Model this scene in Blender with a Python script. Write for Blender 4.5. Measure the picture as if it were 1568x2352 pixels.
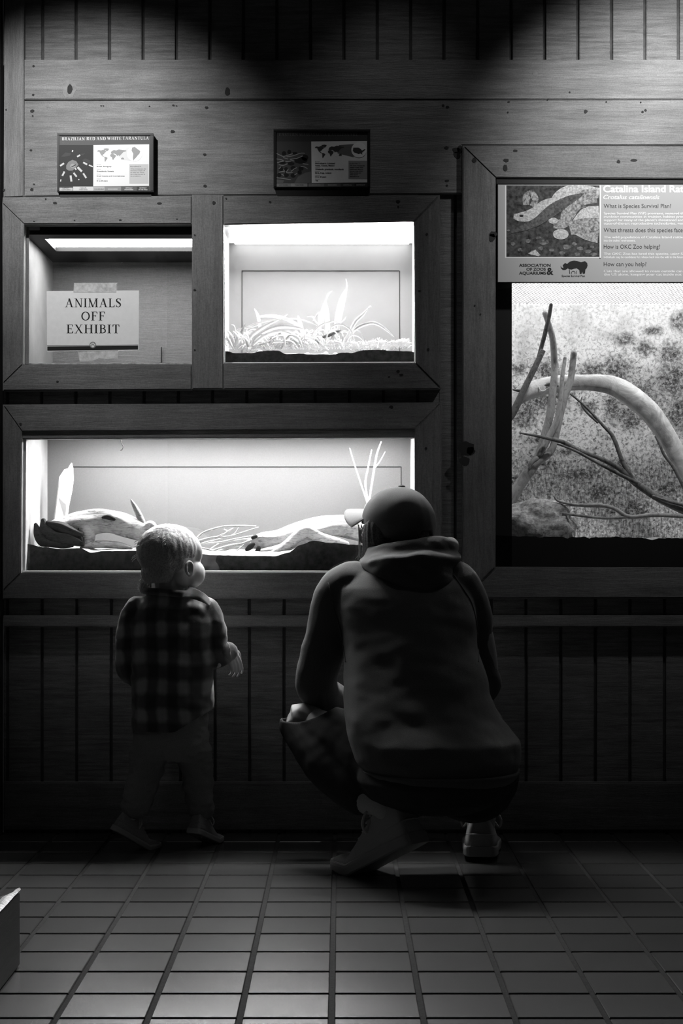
import bpy, bmesh, math, random
from mathutils import Vector, Matrix, noise
random.seed(7)
for _o in list(bpy.data.objects):
    bpy.data.objects.remove(_o)
S = bpy.context.scene
COL = S.collection

# ------------------------------------------------------------------ camera
F, CX, CY, EYE, CAMY = 3800.0, 780.0, 1270.0, 0.76, -4.5
cam = bpy.data.cameras.new('camera')
cam.sensor_fit = 'VERTICAL'
cam.sensor_height = 36.0
cam.lens = 36.0 * F / 2352.0
cam.shift_x = (784.0 - CX) / 2352.0
cam.shift_y = (CY - 1176.0) / 2352.0
cam.clip_start = 0.05
camo = bpy.data.objects.new('camera', cam)
camo.location = (0, CAMY, EYE)
camo.rotation_euler = (math.radians(90), 0, 0)
COL.objects.link(camo)
S.camera = camo

# ------------------------------------------------------------------ world, exposure
S.view_settings.view_transform = 'Standard'
S.view_settings.look = 'None'
S.view_settings.gamma = 1.0
S.view_settings.exposure = 0.0
S.view_settings.use_curve_mapping = False
W = bpy.data.worlds.new('world')
S.world = W
W.use_nodes = True
W.node_tree.nodes['Background'].inputs[0].default_value = (1, 1, 1, 1)
W.node_tree.nodes['Background'].inputs[1].default_value = 0.009

# brightness of each lamp inside the display cases
L_TARANTULA, L_PLANT, L_LOG, L_BRANCH = 34.0, 270.0, 205.0, 6.0


def spot(name, loc, aim, power, angle, blend, size):
    d = bpy.data.lights.new(name, 'SPOT')
    d.energy = power
    d.spot_size = math.radians(angle)
    d.spot_blend = blend
    d.shadow_soft_size = size
    o = bpy.data.objects.new(name, d)
    o.location = loc
    o.rotation_euler = (Vector(aim) - Vector(loc)).to_track_quat('-Z', 'Y').to_euler()
    COL.objects.link(o)
    return o


# two ceiling spotlights that wash the wall, left and right
spot('ceiling_spotlight', (-0.78, -0.75, 2.30), (-0.66, 0.0, 1.70), 50, 71, 1.0, 0.03)
spot('ceiling_spotlight', (0.96, -0.75, 2.38), (0.92, 0.0, 1.80), 80, 74, 1.0, 0.03)
# added weak wide fill spot: lifts the dim wall, leaves faint shadows under frames
spot('ceiling_downlight', (0.15, -0.32, 2.70), (0.12, -0.12, 0.6), 6, 64, 1.0, 0.02)


# ------------------------------------------------------------------ helpers
def P(px, py, y):
    """photo measurement -> point in the room at depth y"""
    d = y - CAMY
    return Vector(((px - CX) * d / F, y, EYE - (py - CY) * d / F))


def sc(y):
    return (y - CAMY) / F


def link(o, parent=None):
    COL.objects.link(o)
    if parent is not None:
        o.parent = parent
        o.matrix_parent_inverse = parent.matrix_world.inverted()
    return o


def obj(name, bm, mats, parent=None, smooth=False):
    me = bpy.data.meshes.new(name)
    bm.to_mesh(me)
    bm.free()
    if not isinstance(mats, (list, tuple)):
        mats = [mats]
    for m in mats:
        me.materials.append(m)
    if smooth:
        me.polygons.foreach_set('use_smooth', [True] * len(me.polygons))
    o = bpy.data.objects.new(name, me)
    return link(o, parent)


def tag(o, label=None, cat=None, group=None, kind=None):
    if label:
        o['label'] = label
    if cat:
        o['category'] = cat
    if group:
        o['group'] = group
    if kind:
        o['kind'] = kind
    return o


def empty(name, loc, label=None, cat=None, group=None, kind=None):
    o = bpy.data.objects.new(name, None)
    o.empty_display_size = 0.05
    o.location = loc
    COL.objects.link(o)
    o.matrix_world = Matrix.Translation(Vector(loc))
    return tag(o, label, cat, group, kind)


def box(bm, x0, x1, y0, y1, z0, z1, mi=0):
    v = [bm.verts.new(c) for c in ((x0, y0, z0), (x1, y0, z0), (x1, y1, z0), (x0, y1, z0),
                                   (x0, y0, z1), (x1, y0, z1), (x1, y1, z1), (x0, y1, z1))]
    for f in ((3, 2, 1, 0), (4, 5, 6, 7), (0, 1, 5, 4), (1, 2, 6, 5), (2, 3, 7, 6), (3, 0, 4, 7)):
        fc = bm.faces.new([v[i] for i in f])
        fc.material_index = mi


def bevel(bm, w, seg=1):
    bmesh.ops.recalc_face_normals(bm, faces=bm.faces)
    bmesh.ops.bevel(bm, geom=[e for e in bm.edges], offset=w, segments=seg, affect='EDGES', clamp_overlap=True)


def prism(bm, pts, yf, yb, bev=0.0, mi=0):
    """polygon measured on the plane y=yf, pushed straight back to y=yb"""
    t = bmesh.new()
    fr = [t.verts.new(P(x, y, yf)) for x, y in pts]
    bk = [t.verts.new((v.co.x, yb, v.co.z)) for v in fr]
    t.faces.new(fr)
    t.faces.new(bk[::-1])
    n = len(fr)
    for i in range(n):
        t.faces.new((fr[i], bk[i], bk[(i + 1) % n], fr[(i + 1) % n]))
    bmesh.ops.recalc_face_normals(t, faces=t.faces)
    if bev > 0:
        es = [e for e in t.edges if all(abs(v.co.y - yf) < 1e-6 for v in e.verts)]
        bmesh.ops.bevel(t, geom=es, offset=bev, segments=2, affect='EDGES', clamp_overlap=True)
    merge(bm, t, mi)


def merge(bm, t, mi=None, M=None):
    mp = {}
    for v in t.verts:
        mp[v] = bm.verts.new(M @ v.co if M is not None else v.co)
    for f in t.faces:
        try:
            nf = bm.faces.new([mp[v] for v in f.verts])
        except ValueError:
            continue
        nf.material_index = f.material_index if mi is None else mi
        nf.smooth = f.smooth
    t.free()


def rect(x0, x1, y0, y1):
    return [(x0, y0), (x1, y0), (x1, y1), (x0, y1)]


def crom(pts, n):
    """Catmull-Rom through tuples of floats"""
    out = []
    m = len(pts)
    for i in range(m - 1):
        p0, p1, p2, p3 = pts[max(i - 1, 0)], pts[i], pts[i + 1], pts[min(i + 2, m - 1)]
        for k in range(n):
            t = k / n
            out.append(tuple(0.5 * (2 * b + (c - a) * t + (2 * a - 5 * b + 4 * c - d) * t * t + (3 * b - a - 3 * c + d) * t ** 3)
                             for a, b, c, d in zip(p0, p1, p2, p3)))
    out.append(tuple(pts[-1]))
    return out


def tube(bm, pts, rad, seg=12, n=5, flat=1.0, flat_axis=None, cap=True, mi=0, wob=None):
    """round tapering tube with domed ends through 3-D points"""
    data = [tuple(p) + (r,) for p, r in zip(pts, rad)]
    data = crom(data, n) if n > 1 else data
    C = [Vector(d[:3]) for d in data]
    R = [max(d[3], 1e-4) for d in data]
    m = len(C)
    T = [(C[min(i + 1, m - 1)] - C[max(i - 1, 0)]).normalized() for i in range(m)]
    ref = Vector(flat_axis) if flat_axis is not None else (Vector((0, 0, 1)) if abs(T[0].z) < 0.9 else Vector((1, 0, 0)))
    rings = []
    sections = []
    if cap:
        for a in (75, 45, 20):
            sections.append((C[0] - T[0] * R[0] * math.sin(math.radians(a)), R[0] * math.cos(math.radians(a)), T[0]))
    for i in range(m):
        sections.append((C[i], R[i], T[i]))
    if cap:
        for a in (20, 45, 75):
            sections.append((C[-1] + T[-1] * R[-1] * math.sin(math.radians(a)), R[-1] * math.cos(math.radians(a)), T[-1]))
    u = None
    for k, (c, r, t) in enumerate(sections):
        if flat_axis is not None or u is None:
            u = (ref - t * ref.dot(t)).normalized()
        else:
            u = (u - t * u.dot(t)).normalized()
        v = t.cross(u)
        ring = []
        for j in range(seg):
            a = 2 * math.pi * j / seg
            rr = r if wob is None else r * wob(c, a, k)
            ring.append(bm.verts.new(c + u * math.cos(a) * rr * flat + v * math.sin(a) * rr))
        rings.append(ring)
    for a, b in zip(rings, rings[1:]):
        for j in range(seg):
            f = bm.faces.new((a[j], a[(j + 1) % seg], b[(j + 1) % seg], b[j]))
            f.material_index = mi
            f.smooth = True
    f = bm.faces.new(rings[0][::-1])
    f.material_index = mi
    f = bm.faces.new(rings[-1])
    f.material_index = mi


def ell(bm, c, r, M=None, seg=20, mi=0):
    t = bmesh.new()
    bmesh.ops.create_uvsphere(t, u_segments=seg, v_segments=max(8, seg * 2 // 3), radius=1.0)
    for v in t.verts:
        v.co = Vector((v.co.x * r[0] + c[0], v.co.y * r[1] + c[1], v.co.z * r[2] + c[2]))
    for f in t.faces:
        f.smooth = True
    merge(bm, t, mi, M)


def loft(bm, rings, seg=32, ex=2.0):
    """rings: (centre, rx, ry) stacked, closed with caps; super-elliptic outline in x/y"""
    L = []
    for c, rx, ry in rings:
        ring = []
        for j in range(seg):
            a = 2 * math.pi * j / seg
            ca, sa = math.cos(a), math.sin(a)
            ring.append(bm.verts.new((c[0] + rx * math.copysign(abs(ca) ** (2 / ex), ca),
                                      c[1] + ry * math.copysign(abs(sa) ** (2 / ex), sa), c[2])))
        L.append(ring)
    for a, b in zip(L, L[1:]):
        for j in range(seg):
            f = bm.faces.new((a[j], a[(j + 1) % seg], b[(j + 1) % seg], b[j]))
            f.smooth = True
    bm.faces.new(L[0][::-1])
    bm.faces.new(L[-1])


def fuse(name, bm, voxel, mat, parent=None, it=6, disp=None, cut=None, thick=0.0):
    """weld overlapping volumes of ONE body or garment into one continuous surface"""
    bmesh.ops.recalc_face_normals(bm, faces=bm.faces)
    me = bpy.data.meshes.new(name + '_raw')
    bm.to_mesh(me)
    bm.free()
    o = bpy.data.objects.new('raw', me)
    COL.objects.link(o)
    r = o.modifiers.new('r', 'REMESH')
    r.mode = 'VOXEL'
    r.voxel_size = voxel
    s = o.modifiers.new('s', 'SMOOTH')
    s.factor = 0.5
    s.iterations = it
    dg = bpy.context.evaluated_depsgraph_get()
    dg.update()
    m2 = bpy.data.meshes.new_from_object(o.evaluated_get(dg))
    bpy.data.objects.remove(o)
    m2.name = name
    if disp is not None:
        b = bmesh.new()
        b.from_mesh(m2)
        b.normal_update()
        mv = [(v, v.normal * disp(v.co, v.normal)) for v in b.verts]
        for v, d in mv:
            v.co += d
        b.to_mesh(m2)
        b.free()
    if cut is not None:
        b = bmesh.new()
        b.from_mesh(m2)
        bmesh.ops.delete(b, geom=[f for f in b.faces if cut(f.calc_center_median())], context='FACES')
        left = set(b.faces)
        while left:
            st, comp = [left.pop()], []
            while st:
                f = st.pop()
                comp.append(f)
                for e in f.edges:
                    for g in e.link_faces:
                        if g in left:
                            left.discard(g)
                            st.append(g)
            if len(comp) < 400:
                bmesh.ops.delete(b, geom=comp, context='FACES')
        for _ in range(8):
            nb = {}
            for e in b.edges:
                if e.is_boundary:
                    for p, q in ((e.verts[0], e.verts[1]), (e.verts[1], e.verts[0])):
                        nb.setdefault(p, []).append(q.co.copy())
            for v, l in nb.items():
                if len(l) == 2:
                    v.co = v.co * 0.5 + (l[0] + l[1]) * 0.25
        if thick:
            bmesh.ops.recalc_face_normals(b, faces=b.faces)
            bmesh.ops.solidify(b, geom=b.faces[:], thickness=thick)
        b.to_mesh(m2)
        b.free()
    m2.materials.clear()
    m2.materials.append(mat)
    m2.polygons.foreach_set('use_smooth', [True] * len(m2.polygons))
    return link(bpy.data.objects.new(name, m2), parent)


# ------------------------------------------------------------------ materials
def nmat(name):
    m = bpy.data.materials.new(name)
    m.use_nodes = True
    nt = m.node_tree
    return m, nt, nt.nodes['Principled BSDF']


def N(nt, t, **kw):
    n = nt.nodes.new(t)
    for k, v in kw.items():
        if k.startswith('i_'):
            n.inputs[k[2:].replace('_', ' ')].default_value = v
        else:
            setattr(n, k, v)
    return n


def coords(nt, scale=(1, 1, 1)):
    tc = N(nt, 'ShaderNodeTexCoord')
    mp = N(nt, 'ShaderNodeMapping')
    mp.inputs['Scale'].default_value = scale
    nt.links.new(tc.outputs['Object'], mp.inputs['Vector'])
    return mp.outputs['Vector']


def ramp(nt, src, stops):
    r = N(nt, 'ShaderNodeValToRGB')
    el = r.color_ramp.elements
    while len(el) < len(stops):
        el.new(0.5)
    for e, (p, v) in zip(el, stops):
        e.position = p
        e.color = (v, v, v, 1)
    nt.links.new(src, r.inputs['Fac'])
    return r.outputs['Color']


def mul(nt, a, b, f=1.0):
    m = N(nt, 'ShaderNodeMix', data_type='RGBA', blend_type='MULTIPLY')
    m.inputs['Factor'].default_value = f
    nt.links.new(a, m.inputs['A'])
    nt.links.new(b, m.inputs['B'])
    return m.outputs['Result']


def mixc(nt, fac, a, b):
    m = N(nt, 'ShaderNodeMix', data_type='RGBA')
    for src, k in ((fac, 'Factor'), (a, 'A'), (b, 'B')):
        if isinstance(src, (int, float)):
            m.inputs[k].default_value = src if k == 'Factor' else (src, src, src, 1)
        else:
            nt.links.new(src, m.inputs[k])
    return m.outputs['Result']


def bump(nt, h, strength, dist=0.002, b=None):
    n = N(nt, 'ShaderNodeBump')
    n.inputs['Strength'].default_value = strength
    n.inputs['Distance'].default_value = dist
    nt.links.new(h, n.inputs['Height'])
    if b is not None:
        nt.links.new(n.outputs['Normal'], b.inputs['Normal'])
    return n


def noise_fac(nt, vec, scale, detail=4, rough=0.6, dist=0.0):
    n = N(nt, 'ShaderNodeTexNoise')
    n.inputs['Scale'].default_value = scale
    n.inputs['Detail'].default_value = detail
    n.inputs['Roughness'].default_value = rough
    n.inputs['Distortion'].default_value = dist
    nt.links.new(vec, n.inputs['Vector'])
    return n.outputs['Fac']


def plain(name, v, rough=0.7, spec=0.3, nz=None, bmp=0.0, bscale=200, var=0.25):
    m, nt, b = nmat(name)
    b.inputs['Base Color'].default_value = (v, v, v, 1)
    b.inputs['Roughness'].default_value = rough
    b.inputs['Specular IOR Level'].default_value = spec
    if nz:
        vec = coords(nt)
        f = noise_fac(nt, vec, nz)
        nt.links.new(ramp(nt, f, [(0.3, v * (1 - var)), (0.7, v * (1 + var))]), b.inputs['Base Color'])
    if bmp:
        vec = coords(nt)
        bump(nt, noise_fac(nt, vec, bscale), bmp, 0.002, b)
    return m


def wood(name, v, axis='X', var=0.3, rough=0.6, fine=1.0, spec=0.35, blotch=0.35):
    """painted rough-sawn timber, grain along axis"""
    m, nt, b = nmat(name)
    s = {'X': (1.6, 14, 26), 'Z': (26, 14, 1.6), 'Y': (14, 1.6, 26)}[axis]
    vec = coords(nt, s)
    big = coords(nt, (1, 1, 1))
    grain = noise_fac(nt, vec, 3.0 * fine, 6, 0.65, 0.6)
    fib = noise_fac(nt, coords(nt, tuple(k * 5 for k in s)), 4.0 * fine, 3, 0.6)
    bl = noise_fac(nt, big, 5.0, 4, 0.6)
    grit = noise_fac(nt, big, 320.0, 2, 0.6)
    c = ramp(nt, grain, [(0.3, v * (1 - var)), (0.5, v), (0.72, v * (1 + var))])
    c = mul(nt, c, ramp(nt, bl, [(0.3, 1 - blotch), (0.7, 1.0)]))
    c = mul(nt, c, ramp(nt, fib, [(0.3, 0.75), (0.6, 1.0)]))
    c = mul(nt, c, ramp(nt, grit, [(0.3, 0.7), (0.7, 1.0)]))
    nt.links.new(c, b.inputs['Base Color'])
    b.inputs['Roughness'].default_value = rough
    b.inputs['Specular IOR Level'].default_value = spec
    n1 = bump(nt, grain, 0.25, 0.003)
    n2 = bump(nt, fib, 0.35, 0.002, b)
    nt.links.new(n1.outputs['Normal'], n2.inputs['Normal'])
    return m


def emit(name, s, v=1.0):
    m = bpy.data.materials.new(name)
    m.use_nodes = True
    nt = m.node_tree
    nt.nodes.remove(nt.nodes['Principled BSDF'])
    e = N(nt, 'ShaderNodeEmission')
    e.inputs['Color'].default_value = (v, v, v, 1)
    e.inputs['Strength'].default_value = s
    nt.links.new(e.outputs[0], nt.nodes['Material Output'].inputs['Surface'])
    return m


def glass(name, dirt=0.0, seed=0.0):
    m = bpy.data.materials.new(name)
    m.use_nodes = True
    nt = m.node_tree
    nt.nodes.remove(nt.nodes['Principled BSDF'])
    out = nt.nodes['Material Output']
    tr = N(nt, 'ShaderNodeBsdfTransparent')
    tr.inputs['Color'].default_value = (0.96, 0.96, 0.96, 1)
    gl = N(nt, 'ShaderNodeBsdfGlossy')
    gl.inputs['Roughness'].default_value = 0.01
    # reflection rises towards grazing view, the same from both faces of the pane
    lw = N(nt, 'ShaderNodeLayerWeight')
    lw.inputs['Blend'].default_value = 0.5
    pw = N(nt, 'ShaderNodeMath', operation='POWER')
    pw.inputs[1].default_value = 5.0
    nt.links.new(lw.outputs['Facing'], pw.inputs[0])
    fr = N(nt, 'ShaderNodeMath', operation='MULTIPLY_ADD', use_clamp=True)
    fr.inputs[1].default_value = 0.8
    fr.inputs[2].default_value = 0.035
    nt.links.new(pw.outputs[0], fr.inputs[0])
    mx = N(nt, 'ShaderNodeMixShader')
    nt.links.new(fr.outputs[0], mx.inputs[0])
    nt.links.new(tr.outputs[0], mx.inputs[1])
    nt.links.new(gl.outputs[0], mx.inputs[2])
    last = mx.outputs[0]
    if dirt:
        vec = coords(nt, (1, 1, 0.7))
        mp = vec.node
        mp.inputs['Location'].default_value = (seed, 0, seed)
        sp = ramp(nt, noise_fac(nt, vec, 260, 2, 0.6), [(0.66, 0.0), (0.74, 1.0)])
        cl = ramp(nt, noise_fac(nt, vec, 9, 4, 0.6), [(0.42, 0.0), (0.7, 1.0)])
        film = ramp(nt, noise_fac(nt, vec, 14, 5, 0.7), [(0.45, 0.0), (0.85, 0.05)])
        k = mul(nt, sp, cl)
        ad = N(nt, 'ShaderNodeMath', operation='ADD', use_clamp=True)
        nt.links.new(k, ad.inputs[0])
        nt.links.new(film, ad.inputs[1])
        ml = N(nt, 'ShaderNodeMath', operation='MULTIPLY')
        ml.inputs[1].default_value = dirt
        nt.links.new(ad.outputs[0], ml.inputs[0])
        df = N(nt, 'ShaderNodeBsdfTranslucent')
        df.inputs['Color'].default_value = (0.8, 0.8, 0.8, 1)
        m2 = N(nt, 'ShaderNodeMixShader')
        nt.links.new(ml.outputs[0], m2.inputs[0])
        nt.links.new(last, m2.inputs[1])
        nt.links.new(df.outputs[0], m2.inputs[2])
        last = m2.outputs[0]
    nt.links.new(last, out.inputs['Surface'])
    return m


M = {}
M['board_h'] = wood('painted_board', 0.25, 'X')
M['board_v'] = wood('painted_board_upright', 0.25, 'Z')
M['frame_h'] = wood('frame_board', 0.22, 'X', 0.25)
M['frame_v'] = wood('frame_board_upright', 0.22, 'Z', 0.25)
M['siding'] = wood('siding_board', 0.25, 'X', 0.45, fine=1.5, rough=0.7)
M['sawn'] = wood('sawn_board', 0.20, 'X', 0.5, fine=3.0, rough=0.75)
M['dark_wall'] = wood('dark_side_wall', 0.05, 'Z', 0.3)
M['black'] = plain('matt_black', 0.012, 0.6, 0.2)
M['plastic'] = plain('black_plastic', 0.012, 0.45, 0.4, bmp=0.1, bscale=600)
M['groove'] = plain('board_groove', 0.07, 0.9, 0.1, nz=40)
M['knot'] = plain('wood_knot', 0.035, 0.8, 0.1)
M['pale_knot'] = plain('pale_knot', 0.22, 0.8, 0.1, nz=60)
M['gap'] = plain('dark_gap', 0.015, 0.9, 0.1)
M['white_panel'] = plain('white_panel', 0.72, 0.5, 0.3, nz=8, var=0.06)
M['grey_panel'] = wood('grey_plywood', 0.11, 'X', 0.10, blotch=0.12)
M['grey_side'] = plain('grey_side_panel', 0.15, 0.5, 0.3, nz=12, var=0.2)
M['white_bead'] = plain('glass_bead', 0.85, 0.4, 0.4)
M['paper'] = plain('paper', 0.8, 0.8, 0.15, nz=90, var=0.03)
M['ink'] = plain('ink', 0.02, 0.7, 0.1)
M['tape'] = plain('masking_tape', 0.55, 0.6, 0.3, nz=90, var=0.3)
# ------------------------------------------------------------------ the floor: quarry tiles
def tile_mat():
    m, nt, b = nmat('quarry_tile')
    vec = coords(nt)
    g = N(nt, 'ShaderNodeNewGeometry')
    isl = ramp(nt, g.outputs['Random Per Island'], [(0.0, 0.06), (1.0, 0.09)])
    f = noise_fac(nt, vec, 420, 3, 0.7)
    c = mul(nt, isl, ramp(nt, f, [(0.3, 0.45), (0.65, 1.0)]))
    c = mul(nt, c, ramp(nt, noise_fac(nt, vec, 12, 4, 0.6), [(0.3, 0.8), (0.7, 1.0)]))
    nt.links.new(c, b.inputs['Base Color'])
    b.inputs['Roughness'].default_value = 0.27
    b.inputs['Specular IOR Level'].default_value = 1.0
    bump(nt, f, 0.22, 0.001, b)
    return m


bm = bmesh.new()
TS, GW = 0.150, 0.0095
x0, y0 = -0.0135, -1.797
for i in range(-8, 15):
    for j in range(-17, 14):
        a, c = x0 + i * TS + GW / 2, y0 + j * TS + GW / 2
        xa, xb, ya, yb = a, a + TS - GW, c, min(c + TS - GW, 0.02)
        if ya > 0:
            continue
        ch = 0.0016
        v = [bm.verts.new(q) for q in ((xa, ya, -0.006), (xb, ya, -0.006), (xb, yb, -0.006), (xa, yb, -0.006),
                                       (xa, ya, -ch), (xb, ya, -ch), (xb, yb, -ch), (xa, yb, -ch),
                                       (xa + ch, ya + ch, 0), (xb - ch, ya + ch, 0), (xb - ch, yb - ch, 0), (xa + ch, yb - ch, 0))]
        bm.faces.new(v[8:12])
        for k in range(4):
            bm.faces.new((v[k], v[(k + 1) % 4], v[4 + (k + 1) % 4], v[4 + k]))
            bm.faces.new((v[4 + k], v[4 + (k + 1) % 4], v[8 + (k + 1) % 4], v[8 + k]))
box(bm, -1.3, 2.3, -4.4, 0.02, -0.06, -0.0035, 1)
tag(obj('floor', bm, [tile_mat(), plain('grout', 0.05, 0.9, 0.1, nz=200)]), kind='structure')

# ------------------------------------------------------------------ back wall: grooved upright boards
YB, YF, RAIL = -0.016, -0.036, -0.034
bm = bmesh.new()


def siding(xa, xb, ya, yb, phase, pitch=79.0, gap=7.0):
    k = int((xa - phase) // pitch)
    x = phase + k * pitch
    while x < xb:
        l, r = max(x + gap / 2, xa), min(x + pitch - gap / 2, xb)
        if r - l > 3:
            prism(bm, rect(l, r, ya, yb), 0.0, 0.012, 0.0015)
        x += pitch
    prism(bm, rect(xa, xb, ya, yb), 0.007, 0.03, 0, 1)


siding(8, 1960, -420, 150, 98, 76.8)
siding(8, 1008, 885, 935, 17, 78.5)
prism(bm, rect(1008, 1042, 440, 1420), 0.0, 0.02, 0.001, 2)
prism(bm, rect(1049, 1070, 440, 1420), 0.0, 0.02, 0.001, 2)
prism(bm, rect(1008, 1070, 440, 1420), 0.012, 0.03, 0, 1)
siding(8, 1960, 1360, 1915, 17, 79.4)
# behind the frames the wall is closed around the cases
for r in (rect(-20, 54, 440, 1420), rect(475, 510, 440, 900), rect(960, 1012, 440, 1420), rect(1060, 1134, 325, 1420),
          rect(1700, 1960, 325, 1420)):
    prism(bm, r, 0.03, 0.05, 0, 1)
tag(obj('wall_back', bm, [M['siding'], M['groove'], M['sawn']]), kind='structure')

bm = bmesh.new()
xl = P(7, 0, 0).x
for k in range(28):
    box(bm, xl - 0.02, xl, -0.152 * (k + 1) + 0.004, -0.152 * k, 0, 2.62)
box(bm, xl - 0.04, xl - 0.012, -4.3, 0.03, 0, 2.62, 1)
tag(obj('wall_left', bm, [M['dark_wall'], M['gap']]), kind='structure')


def disc(bm, px, py, r, y, mi, sq=1.0, irr=0.3, seed=0):
    n = 12
    pts = []
    for k in range(n):
        a = 2 * math.pi * k / n
        rr = r * (1 + irr * noise.noise((px + math.cos(a) * 2, py + math.sin(a) * 2, seed + 0.5)))
        pts.append(bm.verts.new(P(px + rr * math.cos(a), py + rr * sq * math.sin(a), y)))
    f = bm.faces.new(pts[::-1])
    f.material_index = mi
    f.normal_update()
    if f.normal.y > 0:
        f.normal_flip()


def trim(name, pts, yf, yb, mat, knots=(), pale=(), parent=None, kind='structure', bev=0.002):
    bm = bmesh.new()
    prism(bm, pts, yf, yb, bev)
    for px, py, r, s in pale:
        disc(bm, px, py, r, yf - 0.0005, 2, s)
    for px, py, r, s in knots:
        disc(bm, px, py, r, yf - 0.0009, 1, s)
    o = obj(name, bm, [mat, M['knot'], M['pale_knot']], parent)
    if parent is None:
        tag(o, kind=kind)
    return o


nails_low = [(74, 255, 5, .8), (75, 266, 2, 1), (232, 243, 2, .8), (237, 243, 2, .8), (343, 244, 2, .8), (398, 242, 3, .7), (405, 243, 2, .7),
             (474, 247, 4, .8), (396, 302, 5, .8), (470, 355, 4, .8), (471, 427, 4, .8), (71, 345, 3, .8), (78, 423, 2, 1), (73, 435, 4, .8),
             (1017, 242, 3, .8), (1027, 245, 4, .6), (1025, 339, 5, .7), (1047, 345, 9, .7), (1056, 342, 6, 1.6), (1049, 356, 8, .9), (1026, 415, 5, .5), (1026, 426, 3, .7),
             (1345, 256, 4, 1.1), (1392, 234, 2, 1), (1471, 235, 2, 1), (1475, 257, 3, 1), (1482, 253, 3, 1), (1168, 234, 3, .6), (1258, 228, 2, 1), (1166, 258, 2, 1)]
trim('trim_1', rect(56, 1960, 137, 228), YB, 0.0, M['board_h'],
     knots=[(160, 205, 6, 1.9), (1308, 212, 2, 1), (522, 210, 6, 1.6), (77, 152, 3, .8), (76, 218, 3, .8)], pale=[(159, 204, 15, 1.4), (1228, 168, 6, 1)])
trim('trim_2', [(56, 231), (1960, 229), (1960, 333), (1061, 333), (1061, 444), (56, 451)], YB, 0.0, M['board_h'], knots=nails_low,
     pale=[(1475, 261, 5, .6), (112, 243, 9, .4)])
trim('trim_3', [(12, -420), (54, -420), (54, 451), (8, 453)], -0.028, 0.0, M['board_v'], knots=[(9, 436, 3, 1), (14, 252, 2, 1)])
trim('trim_4', rect(7, 1960, 1414, 1441), RAIL, 0.0, M['board_h'], bev=0.004)
trim('baseboard_back', rect(7, 1960, 1797, 1907), -0.018, 0.0, M['board_h'], bev=0.003)

# ------------------------------------------------------------------ the wooden window surrounds
def window(n, members, label=None):
    e = empty('window_%d' % n, P(members[0][1][0][0], members[0][1][0][1], 0), kind='structure')
    for nm, pts, mat, kn in members:
        trim(nm, pts, YF, 0.002, mat, kn, parent=e, bev=0.006 if n == 3 and kn == [] and pts[0][1] > 1300 else 0.0025)
    return e


w1 = window(1, [
    ('frame_board', [(6, 453), (440, 449), (440, 514), (55, 515), (5, 467)], M['frame_h'], [(105, 457, 2, 1), (366, 467, 5, .5), (78, 508, 2, .6), (171, 506, 2, .6), (276, 505, 3, .5), (406, 503, 2, .6), (126, 466, 5, .5)]),
    ('frame_board', [(5, 467), (55, 515), (52, 837), (6, 882)], M['frame_v'], []),
    ('frame_board', [(440.5, 447), (513, 447), (513, 893), (440.5, 893)], M['frame_v'], [(491, 466, 4, 1), (447, 540, 2, 1), (447, 666, 3, .8), (447, 804, 2, 1)]),
    ('frame_board', [(513.5, 449), (1010, 448), (950, 509), (513.5, 516)], M['frame_h'], [(620, 464, 3, .8), (914, 462, 5, .6), (914, 474, 2, 1), (519, 456, 2, 1)]),
    ('frame_board', [(1010, 448), (1012, 892), (954, 834), (950, 509)], M['frame_v'], [(980, 538, 3, 1), (983, 803, 3, 1.3), (963, 668, 4, .4)]),
    ('frame_board', [(513.5, 834), (954, 834), (1012, 893), (513.5, 893)], M['frame_h'], [(914, 853, 4, .8), (921, 861, 5, .5), (893, 866, 3, .6)]),
    ('frame_board', [(52, 837), (440, 837), (440, 895), (6, 897), (6, 882)], M['frame_h'], [(132, 876, 3, .6)]),
])
w2 = window(2, [
    ('frame_board', [(6, 929), (1015, 924), (952, 985), (50, 991)], M['frame_h'], [(898, 935, 5, .7), (47, 974, 3, 1)]),
    ('frame_board', [(6, 929), (50, 991), (48, 1316), (6, 1357)], M['frame_v'], []),
    ('frame_board', [(1015, 924), (1015, 1376), (953, 1315), (952, 985)], M['frame_v'], [(978, 1030, 3, 1)]),
    ('frame_board', [(48, 1316), (953, 1315), (1015, 1376), (6, 1376), (6, 1357)], M['frame_h'], []),
])
w3 = window(3, [
    ('frame_board', [(1062, 334), (1900, 337), (1830, 412), (1138, 408)], M['frame_h'], [(1183, 346, 5, .5), (1162, 368, 6, .7), (1160, 386, 5, 1.6), (1420, 371, 4, 1), (1455, 368, 8, .4), (1089, 368, 5, 1.2)]),
    ('frame_board', [(1062, 334), (1138, 408), (1138, 1302), (1062, 1376)], M['frame_v'],
     [(1133, 538, 9, .8), (1130, 546, 7, 1.4), (1090, 702, 2, 1), (1103, 722, 2, 1), (1070, 1030, 18, .9), (1080, 1036, 10, 1), (1066, 1060, 12, .9)]),
    ('frame_board', [(1900, 337), (1900, 1376), (1830, 1302), (1830, 412)], M['frame_v'], []),
    ('frame_board', [(1138, 1302), (1830, 1304), (1900, 1376), (1062, 1376)], M['frame_h'], []),
])

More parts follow.
